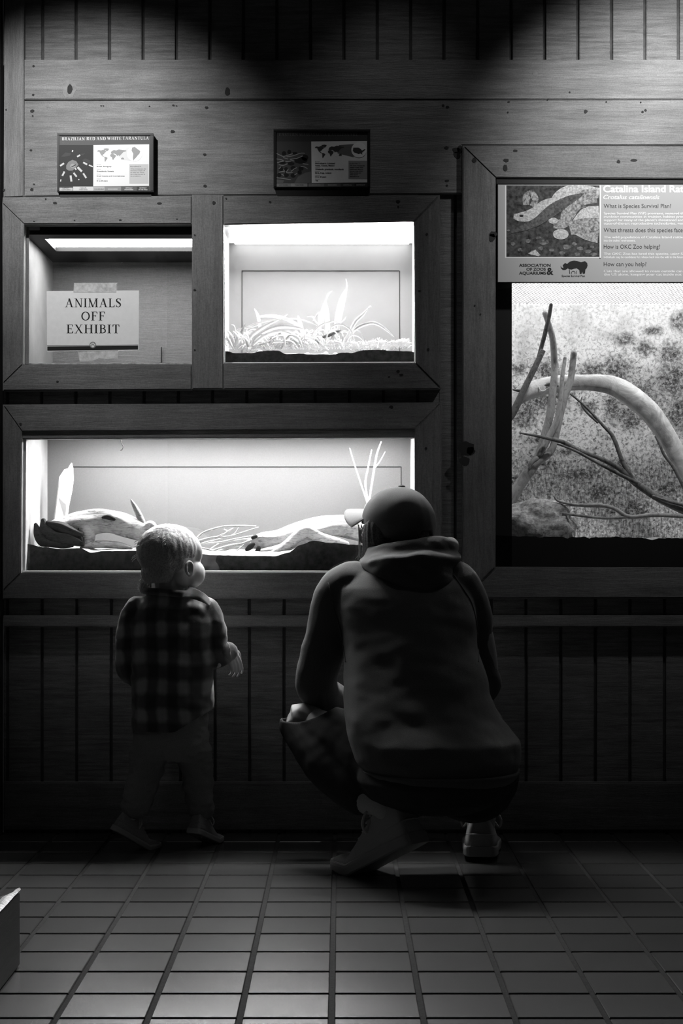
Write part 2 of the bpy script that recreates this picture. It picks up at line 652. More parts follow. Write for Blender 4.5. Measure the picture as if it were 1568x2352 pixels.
# ------------------------------------------------------------------ low kerb in the near corner on the left
kerb = empty('wooden_kerb', (-0.76, -2.4, 0), 'low dark timber kerb with a pale splintered top edge at the bottom left corner', 'kerb')
bm = bmesh.new()
t = bmesh.new()
pl = [(-0.588, -1.455), (-0.588, -3.4), (xl, -3.4), (xl, -1.9), (-0.66, -1.60)]
lo = [t.verts.new((x, y, 0.0)) for x, y in pl]
hi = [t.verts.new((x, y, 0.140)) for x, y in pl]
t.faces.new(lo[::-1])
t.faces.new(hi)
for k in range(5):
    t.faces.new((lo[k], lo[(k + 1) % 5], hi[(k + 1) % 5], hi[k]))
bmesh.ops.recalc_face_normals(t, faces=t.faces)
bmesh.ops.bevel(t, geom=t.edges[:], offset=0.004, segments=2, affect='EDGES')
merge(bm, t)
obj('body', bm, wood('kerb_timber', 0.035, 'Y', 0.4), kerb)
bm = bmesh.new()
n = 60
rows = []
for k in range(n + 1):
    s = k / n
    y = -1.458 - s * 1.9
    w = 0.020 if s > 0.03 else 0.010
    row = []
    for q in range(6):
        u = q / 5
        row.append(bm.verts.new((-0.586 - u * (w + 0.006 * noise.noise((y * 20, u, 1))), y + 0.003 * noise.noise((u * 9, y * 30, 4)),
                                 0.1405 + 0.0035 * abs(noise.noise((u * 5, y * 60, 2))) + 0.003 * math.sin(math.pi * u))))
    rows.append(row)
for a, b in zip(rows, rows[1:]):
    for q in range(5):
        bm.faces.new((a[q], a[q + 1], b[q + 1], b[q]))
bmesh.ops.recalc_face_normals(bm, faces=bm.faces)
o = obj('edge_strip', bm, plain('splintered_wood', 0.85, 0.45, 0.6, nz=90, var=0.6, bmp=0.8, bscale=160), kerb)  # pale colour paints in the light caught along the kerb's top edge
o['label'] = 'pale splintered edge'
# ------------------------------------------------------------------ display cases
def vivarium(label, r, yg, depth, zc, wall, side, ceil_m, glass_m, floor_z, slot=None, lampmat=None, lip=None, hung=None):
    """r = opening measured on the glass plane (x0,x1,y0,y1); returns the case and its inner bounds"""
    a, b = P(r[0], r[3], yg), P(r[1], r[2], yg)
    xa, xb, yb = a.x - 0.004, b.x + 0.004, yg + depth
    e = empty('vivarium', ((xa + xb) / 2, yg, a.z), label, 'vivarium', 'lit display cases in the wall')
    T = 0.012
    bm = bmesh.new()
    box(bm, xa - T, xb + T, yb, yb + T, floor_z, zc + T)
    obj('back_panel', bm, wall, e)
    for x in (xa - T, xb):
        bm = bmesh.new()
        box(bm, x, x + T, yg + 0.002, yb, floor_z, zc + T)
        obj('side_panel', bm, side, e)
    bm = bmesh.new()
    box(bm, xa - T, xb + T, yg, yb + T, floor_z - T, floor_z)
    obj('floor_panel', bm, M['black'], e)
    bm = bmesh.new()
    s = slot
    for q in ((xa - T, xb + T, yg, s[2]), (xa - T, xb + T, s[3], yb + T), (xa - T, s[0], s[2], s[3]), (s[1], xb + T, s[2], s[3])):
        if q[1] - q[0] > 1e-4 and q[3] - q[2] > 1e-4:
            box(bm, q[0], q[1], q[2], q[3], zc, zc + T)
    obj('ceiling_panel', bm, ceil_m, e)
    if hung:
        # strip lamp in an angled trough under the ceiling, thrown down and forward
        lx0, lx1, (yf_, zf_), (yr_, zr_) = hung
        nv = Vector((0, zr_ - zf_, -(yr_ - yf_))).normalized()
        bm = bmesh.new()
        pr = [(yf_, zf_), (yr_, zr_), (yr_ - nv.y * 0.002, zr_ - nv.z * 0.002), (yf_ - nv.y * 0.002, zf_ - nv.z * 0.002)]
        for x in (lx0, lx1):
            for y_, z_ in pr:
                bm.verts.new((x, y_, z_))
        bm.verts.ensure_lookup_table()
        v = bm.verts
        bm.faces.new([v[k] for k in range(4)])
        bm.faces.new([v[7 - k] for k in range(4)])
        for k in range(4):
            bm.faces.new((v[k], v[4 + k], v[4 + (k + 1) % 4], v[(k + 1) % 4]))
        bmesh.ops.recalc_face_normals(bm, faces=bm.faces)
        lm = obj('lamp', bm, lampmat, e)
        lm['label'] = 'glowing lamp panel'
        bm = bmesh.new()
        pr = [(yf_, zf_ - nv.z * 0.0025), (yf_, zc - 0.0005), (yr_ + 0.004, zc - 0.0005), (yr_ + 0.004, zr_), (yr_ - nv.y * 0.0025, zr_ - nv.z * 0.0025)]
        n5 = len(pr)
        for x in (lx0 - 0.003, lx1 + 0.003):
            for y_, z_ in pr:
                bm.verts.new((x, y_, z_))
        bm.verts.ensure_lookup_table()
        v = bm.verts
        bm.faces.new([v[k] for k in range(n5)])
        bm.faces.new([v[2 * n5 - 1 - k] for k in range(n5)])
        for k in range(n5):
            bm.faces.new((v[k], v[n5 + k], v[n5 + (k + 1) % n5], v[(k + 1) % n5]))
        bmesh.ops.recalc_face_normals(bm, faces=bm.faces)
        obj('lamp_housing', bm, M['white_panel'], e)
    else:
        bm = bmesh.new()
        box(bm, s[0] - 0.004, s[1] + 0.004, s[2] - 0.004, s[3] + 0.004, zc + T + 0.0005, zc + T + 0.02)
        lm = obj('lamp', bm, lampmat, e)
        lm['label'] = 'glowing lamp panel'
        bm = bmesh.new()
        h0, h1 = zc + T + 0.0004, zc + T + 0.05
        for q in ((s[0] - 0.012, s[0] - 0.005, s[2] - 0.008, s[3] + 0.012, h0, h1), (s[1] + 0.005, s[1] + 0.012, s[2] - 0.008, s[3] + 0.012, h0, h1),
                  (s[0] - 0.012, s[1] + 0.012, s[2] - 0.012, s[2] - 0.005, h0, h1), (s[0] - 0.012, s[1] + 0.012, s[3] + 0.005, s[3] + 0.012, h0, h1),
                  (s[0] - 0.012, s[1] + 0.012, s[2] - 0.012, s[3] + 0.012, h1, h1 + 0.006)):
            box(bm, *q)
        obj('lamp_housing', bm, M['black'], e)
    bm = bmesh.new()
    box(bm, xa, xb, yg - 0.003, yg, a.z - 0.002, b.z + 0.03 if lip is None else lip)
    obj('pane', bm, glass_m, e)
    return e, xa, xb, yb


YG = 0.012
# 1: the empty one with the notice
c1, xa, xb, yb = vivarium('small grey empty display case behind the taped paper notice', (62, 470, 522, 837), YG, 0.43, 1.628,
                          M['grey_panel'], M['grey_side'], M['black'], glass('dusty_pane', 0.05, 3.0), P(0, 838, YG).z,
                          slot=(-0.815, P(470, 0, YG).x - 0.006, 0.075, 0.26), lampmat=emit('lamp_tarantula', L_TARANTULA))
bm = bmesh.new()
prism(bm, [(55, 515), (66, 515), (66, 837), (52, 837)], 0.0, YG - 0.004, 0.001)
obj('stop_strip', bm, M['frame_v'], c1)
bm = bmesh.new()
prism(bm, rect(369.5, 371.5, 797, 832), YG + 0.42, YG + 0.425)
obj('seam', bm, M['gap'], c1)
bm = bmesh.new()
prism(bm, [(66, 834.5), (441, 834), (441, 836.5), (66, 837)], 0.002, YG - 0.004)
obj('bead', bm, plain('old_bead', 0.35, 0.5, 0.3, nz=60, var=0.6), c1)  # pale strip painting in the lit line at the foot of the glass

# 2: the bright planted one
c2, xa, xb, yb = vivarium('bright white display case filled with strappy plants', (514, 953, 522, 834), YG, 0.27, 1.655,
                          plain('off_white_backboard', 0.07, 0.5, 0.3, nz=8, var=0.06), M['white_panel'], M['white_panel'], glass('clear_pane', 0.004, 9.0), P(0, 835, YG).z,
                          slot=(0, 0, 0.1, 0.1), hung=(P(530, 0, 0.1).x, P(945, 0, 0.1).x, (0.03, 1.654), (0.095, 1.633)), lampmat=emit('lamp_plant', L_PLANT))
bm = bmesh.new()
for q in (rect(555, 917, 621, 623), rect(554.5, 556.5, 622, 830), rect(916.5, 918.5, 622, 830)):
    prism(bm, q, yb - 0.001, yb + 0.001)
obj('hatch_seam', bm, M['gap'], c2)
bm = bmesh.new()
prism(bm, [(514, 832), (953, 830.5), (953, 833), (514, 834.5)], 0.002, YG - 0.004)
prism(bm, [(513.5, 524), (516.5, 524), (516.5, 833), (513.5, 833)], 0.002, YG - 0.004)
prism(bm, [(950, 524), (953, 524), (953.5, 833), (951, 833)], 0.002, YG - 0.004)
obj('bead', bm, M['white_bead'], c2)  # white strips painting in the lit glass edge

bm = bmesh.new()
box(bm, P(530, 0, 0.1).x, P(945, 0, 0.1).x, yb - 0.085, yb - 0.008, 1.651, 1.6545)
o = obj('lamp', bm, emit('lamp_plant_rear', 22.0), c2)  # extra glow panel, added to brighten the top of the back wall
o['label'] = 'glowing lamp panel'

# 3: the long low one
YG3 = 0.026
c3, xa3, xb3, yb3 = vivarium('long low display case with driftwood on sand', (59, 951, 1004, 1312), YG3, 0.36, 1.125,
                             plain('pale_backboard', 0.085, 0.6, 0.3, nz=300, var=0.08), plain('pale_sideboard', 0.25, 0.5, 0.3, nz=20, var=0.15), M['white_panel'], glass('speckled_pane', 0.022, 1.0), P(0, 1313, YG3).z - 0.002,
                             slot=(0, 0, 0.1, 0.1), hung=(-0.76, 0.17, (0.185, 1.108), (0.225, 1.108)), lampmat=emit('lamp_log', L_LOG))
bm = bmesh.new()
for q in (rect(160, 921, 1071.5, 1073.5), rect(920, 921.8, 1072, 1300)):
    prism(bm, q, yb3 - 0.001, yb3 + 0.001)
obj('hatch_seam', bm, M['gap'], c3)
bm = bmesh.new()
prism(bm, [(50, 990), (952, 986), (952, 1005), (50, 1008)], -0.028, YG3 - 0.004, 0.002)
obj('stop_strip', bm, M['frame_h'], c3)
bm = bmesh.new()
prism(bm, [(49, 1007), (60, 1007), (58, 1312), (48, 1314)], -0.008, YG3 - 0.004, 0.001)
obj('stop_strip', bm, plain('grey_stop', 0.4, 0.6, 0.3, nz=30, var=0.2), c3)
bm = bmesh.new()
prism(bm, [(56, 1009.5), (60.5, 1009.5), (59, 1300), (54, 1300)], YG3 + 0.001, YG3 + 0.003)
obj('seam', bm, M['gap'], c3)
bm = bmesh.new()
prism(bm, [(48, 1310.5), (953, 1311), (953, 1315), (48, 1314.5)], -0.02, YG3 - 0.004)
obj('bead', bm, M['white_bead'], c3)  # white strip painting in the lit top of the sill
bm = bmesh.new()
tube(bm, [P(278, 1009, YG3 - 0.005), P(279, 1018, YG3 - 0.005), P(283, 1026, YG3 - 0.005), P(280, 1033, YG3 - 0.005), P(276, 1034, YG3 - 0.005)],
     [0.0016, 0.0013, 0.0014, 0.0016, 0.0008], 8)
o = obj('sealant_drip', bm, M['white_bead'], c3)


# 4: the tall one at the right with a printed landscape behind
def mural():
    m, nt, b = nmat('printed_landscape')
    tc = N(nt, 'ShaderNodeTexCoord')
    vec = tc.outputs['Object']
    sep = N(nt, 'ShaderNodeSeparateXYZ')
    nt.links.new(vec, sep.inputs[0])
    nz = N(nt, 'ShaderNodeTexNoise')
    nz.inputs['Scale'].default_value = 26
    nz.inputs['Detail'].default_value = 9
    nz.inputs['Roughness'].default_value = 0.72
    nt.links.new(vec, nz.inputs['Vector'])
    leaf = noise_fac(nt, vec, 105, 4, 0.75, 0.5)
    mpv = N(nt, 'ShaderNodeMapping')
    mpv.inputs['Scale'].default_value = (220, 10, 45)
    nt.links.new(vec, mpv.inputs['Vector'])
    blades = noise_fac(nt, mpv.outputs['Vector'], 1.0, 4, 0.7, 0.4)
    big = noise_fac(nt, vec, 10, 5, 0.65)
    field = ramp(nt, leaf, [(0.34, 0.06), (0.42, 0.26), (0.52, 0.55), (0.62, 0.85)])
    field = mul(nt, field, ramp(nt, blades, [(0.35, 0.35), (0.6, 1.0)]))
    sage = ramp(nt, leaf, [(0.34, 0.12), (0.42, 0.45), (0.5, 0.85), (0.6, 0.98)])
    sage = mul(nt, sage, ramp(nt, big, [(0.35, 0.55), (0.5, 1.0)]))
    dark = ramp(nt, leaf, [(0.34, 0.01), (0.5, 0.10), (0.64, 0.55)])
    # horizon of the field
    zr = N(nt, 'ShaderNodeMapRange')
    zr.inputs['From Min'].default_value = 1.06
    zr.inputs['From Max'].default_value = 1.13
    ad = N(nt, 'ShaderNodeMath', operation='MULTIPLY_ADD')
    ad.inputs[1].default_value = 0.10
    nt.links.new(nz.outputs['Fac'], ad.inputs[0])
    nt.links.new(sep.outputs['Z'], ad.inputs[2])
    nt.links.new(ad.outputs[0], zr.inputs['Value'])
    c = mixc(nt, zr.outputs[0], field, sage)
    # far hillside is paler
    hr = N(nt, 'ShaderNodeMapRange')
    hr.inputs['From Min'].default_value = 1.32
    hr.inputs['From Max'].default_value = 1.5
    hr.inputs['To Max'].default_value = 0.5
    nt.links.new(ad.outputs[0], hr.inputs['Value'])
    c = mixc(nt, hr.outputs[0], c, 0.85)
    # shrubs
    for px, py, rx, ry in MURAL_SHRUBS:
        p = P(px, py, MY)
        sx = N(nt, 'ShaderNodeVectorMath', operation='SUBTRACT')
        sx.inputs[1].default_value = (p.x, 0, p.z)
        nt.links.new(vec, sx.inputs[0])
        s2 = N(nt, 'ShaderNodeVectorMath', operation='MULTIPLY')
        s2.inputs[1].default_value = (1 / (rx * sc(MY)), 0, 1 / (ry * sc(MY)))
        nt.links.new(sx.outputs[0], s2.inputs[0])
        ln = N(nt, 'ShaderNodeVectorMath', operation='LENGTH')
        nt.links.new(s2.outputs[0], ln.inputs[0])
        a2 = N(nt, 'ShaderNodeMath', operation='MULTIPLY_ADD')
        a2.inputs[1].default_value = 2.0
        nt.links.new(nz.outputs['Fac'], a2.inputs[0])
        nt.links.new(ln.outputs['Value'], a2.inputs[2])
        mk = N(nt, 'ShaderNodeMapRange')
        mk.inputs['From Min'].default_value = 1.35
        mk.inputs['From Max'].default_value = 2.1
        mk.inputs['To Min'].default_value = 0.9
        mk.inputs['To Max'].default_value = 0.0
        nt.links.new(a2.outputs[0], mk.inputs['Value'])
        c = mixc(nt, mk.outputs[0], c, dark)
    nt.links.new(c, b.inputs['Base Color'])
    b.inputs['Roughness'].default_value = 0.6
    b.inputs['Specular IOR Level'].default_value = 0.2
    return m


YG4 = 0.02
D4 = 0.40
MY = YG4 + D4
MURAL_SHRUBS = [(1240, 920, 55, 45), (1200, 960, 40, 30), (1290, 910, 30, 40), (1255, 850, 40, 30), (1360, 850, 40, 25), (1415, 850, 50, 40), (1405, 935, 30, 40), (1450, 965, 40, 35),
                (1475, 910, 35, 35), (1545, 870, 35, 60), (1555, 950, 40, 60), (1540, 810, 40, 30), (1480, 800, 30, 22), (1430, 780, 30, 20), (1190, 845, 20, 20), (1350, 935, 25, 18),
                (1560, 740, 30, 30), (1500, 760, 30, 15), (1250, 1065, 40, 12), (1300, 1040, 30, 10), (1420, 1065, 30, 14), (1380, 1130, 40, 22), (1460, 1170, 40, 26), (1240, 1010, 30, 10),
                (1330, 1090, 60, 14), (1200, 1100, 40, 12), (1530, 1130, 30, 30)]
c4, xa4, xb4, yb4 = vivarium('tall bright display case with bent branch before a printed grassland', (1140, 1800, 412, 1300), YG4, D4, 1.60,
                             mural(), M['white_panel'], M['black'], glass('clear_pane_right', 0.006, 5.0), P(0, 1301, YG4).z - 0.03,
                             slot=(P(1150, 0, YG4).x, P(1790, 0, YG4).x, 0.03, 0.40), lampmat=emit('lamp_branch', L_BRANCH), lip=1.64)
# black surround painted on the inside of the glass, ragged along its lower edge
bm = bmesh.new()
prism(bm, rect(1131, 1175, 400, 1302), YG4 + 0.001, YG4 + 0.004)
prism(bm, rect(1765, 1802, 400, 1302), YG4 + 0.001, YG4 + 0.004)
prism(bm, rect(1139, 1802, 400, 650), YG4 + 0.001, YG4 + 0.004)
top = []
for k in range(120):
    x = 1175 + (1765 - 1175) * k / 119
    y = 1231.5 + 0.012 * (x - 1175) + 2.2 * noise.noise((x * 0.06, 3, 0)) + 1.0 * noise.noise((x * 0.2, 5, 0))
    for c, w, h in ((1302, 8, 4), (1415, 6, -3), (1497, 12, 5), (1240, 6, 3), (1352, 5, 3)):
        y += h * math.exp(-((x - c) / w) ** 2)
    top.append((x, y))
prism(bm, [(1131, 1306), (1131, 1229)] + top + [(1802, 1240), (1802, 1306)], YG4 + 0.001, YG4 + 0.004)
obj('black_surround', bm, M['black'], c4)
bm = bmesh.new()
prism(bm, rect(1138, 1832, 405, 424), -0.03, YG4 - 0.004, 0.002)
obj('stop_strip', bm, M['plastic'], c4)
# woven wire screen under the lamp
bm = bmesh.new()
zs = 1.497
y_a, y_b = YG4 + 0.006, yb4 - 0.002
k = -60
step = 0.0105
ys = y_b - y_a
for s in (1, -1):
    for k in range(-40, 100):
        xs = xa4 + k * step
        pa = Vector((xs, y_a, zs + 0.072 + 0.0006 * s))
        pb = Vector((xs + s * ys * 0.42, y_b, zs + 0.004 + 0.0006 * s))
        if s < 0:
            pa.x += ys * 0
        pts = [pa + (pb - pa) * t for t in (0, 1)]
        # clip to case width
        def clip(p, q):
            out = []
            for lo_, hi_ in ((xa4, xb4),):
                d = q.x - p.x
                t0, t1 = 0.0, 1.0
                for bnd, sg in ((lo_, 1), (hi_, -1)):
                    num = (bnd - p.x) * sg
                    den = d * sg
                    if den > 0:
                        t0 = max(t0, num / den)
                    else:
                        t1 = min(t1, num / den)
                if t1 - t0 < 0.01:
                    return None
                return p + (q - p) * t0, p + (q - p) * t1
        cl = clip(pa, pb)
        if cl:
            tube(bm, list(cl), [0.0007, 0.0007], 5, 1, cap=False)
obj('wire_screen', bm, plain('galvanised_wire', 0.35, 0.4, 0.6), c4)


# ------------------------------------------------------------------ ground inside the cases
M['packed_soil'] = plain('packed_damp_soil', 0.035, 0.9, 0.1, nz=60, var=0.5)  # dark colour paints the shade on the beds' front faces
def soil(name, label, cat, topline, y_front, y_back, xl_, xr_, zb, mat, rise, seed, amp, r_front, mats=None):
    """bed of soil: its front face stands against the glass, its top is rough"""
    bm = bmesh.new()
    nx, ny = 140, 26
    zs = []
    grid = []
    for j in range(ny + 1):
        y = y_front + (y_back - y_front) * j / ny
        row = []
        for i in range(nx + 1):
            x = xl_ + (xr_ - xl_) * i / nx
            px = x * F / (y_front - CAMY) + CX
            k = 0
            while k < len(topline) - 2 and px > topline[k + 1][0]:
                k += 1
            (ax, ay), (bx, by) = topline[k], topline[k + 1]
            t = min(max((px - ax) / (bx - ax), 0), 1)
            t = t * t * (3 - 2 * t)
            z = P(px, ay + (by - ay) * t, y_front).z
            fade = min(1.0, j / 6)
            base = z * (1 - fade) + (r_front + 0.4 * (z - r_front)) * fade
            z = base + rise * (j / ny) + amp * noise.noise((x * 30, y * 30, seed)) + 0.5 * amp * noise.noise((x * 110, y * 110, seed))
            row.append(bm.verts.new((x, y, z)))
        grid.append(row)
    for a, b in zip(grid, grid[1:]):
        for i in range(nx):
            f = bm.faces.new((a[i], a[i + 1], b[i + 1], b[i]))
            f.smooth = True
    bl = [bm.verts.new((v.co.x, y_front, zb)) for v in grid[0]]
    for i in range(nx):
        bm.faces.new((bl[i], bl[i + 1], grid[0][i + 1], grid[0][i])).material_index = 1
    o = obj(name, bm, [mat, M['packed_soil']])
    tag(o, label, cat, kind='stuff')
    return o


def ground_mat(name, v, sc_=300, lo=0.5):
    m, nt, b = nmat(name)
    vec = coords(nt)
    f = noise_fac(nt, vec, sc_, 4, 0.7)
    nt.links.new(ramp(nt, f, [(0.3, v * lo), (0.7, v * 1.3)]), b.inputs['Base Color'])
    b.inputs['Roughness'].default_value = 0.9
    b.inputs['Specular IOR Level'].default_value = 0.1
    bump(nt, f, 0.6, 0.004, b)
    return m


z2 = P(0, 834, YG).z + 0.001
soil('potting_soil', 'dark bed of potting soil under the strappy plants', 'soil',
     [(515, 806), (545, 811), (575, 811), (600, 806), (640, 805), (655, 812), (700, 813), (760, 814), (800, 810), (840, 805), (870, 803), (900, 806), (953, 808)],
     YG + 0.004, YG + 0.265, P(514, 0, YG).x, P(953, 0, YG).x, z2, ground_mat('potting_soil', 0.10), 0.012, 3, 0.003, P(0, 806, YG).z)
z3 = P(0, 1312, YG3).z + 0.001
sand_top = [(59, 1249), (100, 1256), (140, 1261), (185, 1260), (210, 1269), (250, 1266), (300, 1265), (345, 1265), (420, 1270), (450, 1273), (520, 1276), (590, 1277),
            (630, 1278), (660, 1270), (690, 1251), (720, 1242), (760, 1247), (830, 1252), (951, 1256)]
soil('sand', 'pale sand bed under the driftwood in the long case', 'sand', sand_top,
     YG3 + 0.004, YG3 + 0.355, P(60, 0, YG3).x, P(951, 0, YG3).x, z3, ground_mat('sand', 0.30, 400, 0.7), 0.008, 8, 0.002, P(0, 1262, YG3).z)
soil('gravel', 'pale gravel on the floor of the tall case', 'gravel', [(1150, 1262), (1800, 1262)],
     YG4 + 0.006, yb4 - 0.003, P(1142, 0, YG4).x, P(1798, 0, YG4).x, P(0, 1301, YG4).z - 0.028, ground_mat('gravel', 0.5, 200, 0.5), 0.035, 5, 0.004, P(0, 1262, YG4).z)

# ------------------------------------------------------------------ plants
LEAF, nt_, b_ = nmat('pale_leaf')
v_ = coords(nt_)
nt_.links.new(ramp(nt_, noise_fac(nt_, v_, 120, 3), [(0.3, 0.22), (0.7, 0.45)]), b_.inputs['Base Color'])
b_.inputs['Roughness'].default_value = 0.45
tl_ = N(nt_, 'ShaderNodeBsdfTranslucent')
tl_.inputs['Color'].default_value = (0.4, 0.4, 0.4, 1)
mx_ = N(nt_, 'ShaderNodeMixShader')
mx_.inputs[0].default_value = 0.45
nt_.links.new(b_.outputs[0], mx_.inputs[1])
nt_.links.new(tl_.outputs[0], mx_.inputs[2])
nt_.links.new(mx_.outputs[0], nt_.nodes['Material Output'].inputs['Surface'])
DRYLEAF = plain('withered_leaf', 0.16, 0.7, 0.2, nz=200, var=0.5)


def leaf(bm, pts, w, y, lean=0.0, mi=0, tipw=0.15, basew=0.6):
    """strap leaf along a measured line, folded along its midrib"""
    d = crom([(float(a), float(b)) for a, b in pts], 8)
    n = len(d)
    prev = None
    for i, (px, py) in enumerate(d):
        t = i / (n - 1)
        c = P(px, py, y + lean * t)
        if i < n - 1:
            nx_ = P(d[i + 1][0], d[i + 1][1], y + lean * (i + 1) / (n - 1))
            T = (nx_ - c).normalized()
        side = Vector((T.z, 0, -T.x))
        if side.length < 1e-4:
            side = Vector((1, 0, 0))
        side = (side.normalized() + Vector((0, 0.35, 0))).normalized()
        ww = w * sc(y) * 0.5 * (basew + (1 - basew) * min(1, t * 4)) * (1 if t < 0.6 else 1 - (1 - tipw) * ((t - 0.6) / 0.4) ** 1.3)
        nrm = T.cross(side).normalized()
        row = [bm.verts.new(c - side * ww), bm.verts.new(c - nrm * ww * 0.45), bm.verts.new(c + side * ww)]
        if prev:
            for k in range(2):
                f = bm.faces.new((prev[k], prev[k + 1], row[k + 1], row[k]))
                f.smooth = True
                f.material_index = mi
        prev = row


def plant(label, leaves, base):
    bm = bmesh.new()
    for lf in leaves:
        pts, w, y = lf[0], lf[1], lf[2]
        leaf(bm, pts, w, y, lf[3] if len(lf) > 3 else 0.0, lf[4] if len(lf) > 4 else 0)
    # a short crown joins the leaves in the soil
    c = P(base[0], base[1], base[2])
    ell(bm, (c.x, c.y, c.z - 0.016), (0.010, 0.010, 0.012), seg=10)
    o = obj('strap_leaved_plant', bm, [LEAF, DRYLEAF])
    return tag(o, label, 'plant', 'plants in the bright white case')


ya = YG + 0.05
plant('clump of low arching leaves at the left end of the bright case',
      [([(565, 790), (580, 768), (615, 745), (640, 735)], 9, ya), ([(572, 795), (600, 765), (640, 750), (680, 752), (700, 758)], 10, ya + .01), ([(568, 792), (600, 772), (640, 762), (652, 760)], 9, ya + .03),
       ([(575, 797), (610, 770), (650, 762), (690, 785), (700, 798)], 8, ya - .01), ([(560, 780), (556, 765), (562, 742)], 8, ya, 0, 1), ([(562, 788), (572, 750), (620, 736), (680, 733), (730, 748)], 3, ya + .05),
       ([(545, 765), (570, 750), (630, 735), (690, 733), (735, 752)], 3, ya + .06), ([(535, 768), (548, 757), (575, 752), (600, 745)], 4, ya + .04), ([(570, 797), (568, 785), (560, 775)], 8, ya - .02)], (568, 806, ya))
plant('short upright leaf rising behind the left clump in the bright case',
      [([(597, 762), (596, 745), (592, 725), (584, 709)], 8, ya + .10), ([(594, 775), (588, 765), (572, 765)], 4, ya + .10), ([(596, 790), (597, 775), (597, 760)], 8, ya + .10)], (597, 800, ya + .10))
plant('long arching leaf over the middle clump in the bright case',
      [([(715, 790), (700, 770), (680, 745), (640, 728), (600, 727), (592, 733)], 9, ya + .06), ([(705, 790), (695, 765), (688, 740), (684, 725)], 11, ya + .05), ([(700, 800), (690, 780), (665, 768), (640, 766)], 7, ya + .02),
       ([(655, 733), (654, 727), (661, 722)], 4, ya + .07), ([(710, 798), (700, 786), (670, 775), (630, 778)], 6, ya + .01), ([(690, 800), (676, 780), (640, 772), (610, 790)], 6, ya)], (706, 806, ya + .05))
plant('tallest tuft of broad upright leaves in the bright case',
      [([(745, 790), (738, 760), (738, 730), (748, 688)], 15, ya + .08), ([(752, 785), (752, 750), (750, 715), (747, 690)], 12, ya + .07), ([(740, 780), (734, 750), (733, 716)], 8, ya + .09),
       ([(748, 690), (754, 676), (763, 668)], 4, ya + .08), ([(735, 750), (722, 735), (718, 728), (705, 728)], 4, ya + .09), ([(718, 738), (728, 722), (733, 716)], 3, ya + .09), ([(757, 780), (755, 760), (752, 735)], 9, ya + .05)], (748, 804, ya + .08))
plant('pair of tall pointed leaves right of the tallest tuft in the bright case',
      [([(768, 785), (772, 735), (782, 690), (795, 662)], 9, ya + .07), ([(772, 785), (780, 730), (790, 690), (797, 660)], 7, ya + .06), ([(780, 748), (790, 700), (798, 655)], 4, ya + .06), ([(795, 662), (796, 650), (794, 640)], 2, ya + .06),
       ([(780, 745), (790, 735), (795, 727)], 4, ya + .08), ([(740, 775), (755, 770), (775, 762), (783, 760)], 8, ya + .01, 0, 1), ([(764, 785), (765, 770), (758, 758)], 6, ya + .04, 0, 1),
       ([(710, 785), (722, 760), (740, 745), (765, 738), (780, 741)], 4, ya + .03), ([(758, 755), (766, 748), (778, 745), (795, 750), (808, 765), (816, 787)], 4, ya + .02), ([(760, 758), (760, 752), (768, 748)], 4, ya + .0)], (770, 806, ya + .06))
plant('right plant with two long leaves bending toward the right in the bright case',
      [([(785, 798), (800, 770), (815, 740), (835, 720), (845, 707)], 9, ya + .05), ([(786, 800), (800, 775), (820, 753), (850, 742), (870, 746), (890, 760), (905, 774)], 8, ya + .04), ([(845, 707), (850, 703), (852, 706)], 3, ya + .05),
       ([(783, 795), (787, 775), (780, 762), (765, 770), (752, 795)], 5, ya + .01)], (786, 808, ya + .05))
plant('small curled sprout in the right corner of the bright case', [([(920, 800), (922, 792), (932, 789), (945, 793)], 3, ya), ([(935, 800), (940, 795), (948, 792)], 3, ya)], (930, 808, ya))
plant('small curled sprout in the left corner of the bright case', [([(535, 800), (525, 780), (520, 770)], 6, ya - .02), ([(537, 798), (545, 775), (535, 760)], 6, ya - .01), ([(540, 797), (540, 760), (537, 748), (531, 746)], 3, ya),
                                                                  ([(536, 800), (520, 790), (516, 775)], 6, ya), ([(545, 800), (560, 790), (572, 795)], 5, ya - .02), ([(540, 800), (530, 770), (518, 757)], 7, ya - .01)], (538, 808, ya))
rl = random.Random(11)


def litter_leaves(x0, x1, n, yy):
    out = []
    for k in range(n):
        x = rl.uniform(x0, x1)
        s_ = rl.choice((-1, 1))
        h = rl.uniform(10, 40)
        w_ = rl.uniform(14, 60)
        y = yy + rl.uniform(-0.03, 0.07)
        out.append(([(x, 802), (x + s_ * w_ * .25, 802 - h), (x + s_ * w_ * .65, 802 - h * 1.05), (x + s_ * w_, 802 - h * rl.uniform(.1, .7))], rl.uniform(2.2, 5.5), y, 0.02, 1 if rl.random() < 0.08 else 0))
    return out


plant('tangled mound of short curled leaves in the middle of the bright case', litter_leaves(600, 700, 70, ya), (650, 808, ya))
plant('loose tuft of short curled leaves by the left wall of the bright case', litter_leaves(524, 590, 36, ya), (552, 808, ya))
plant('short curled leaves around the foot of the tallest tuft in the bright case', litter_leaves(700, 800, 24, ya), (740, 808, ya))
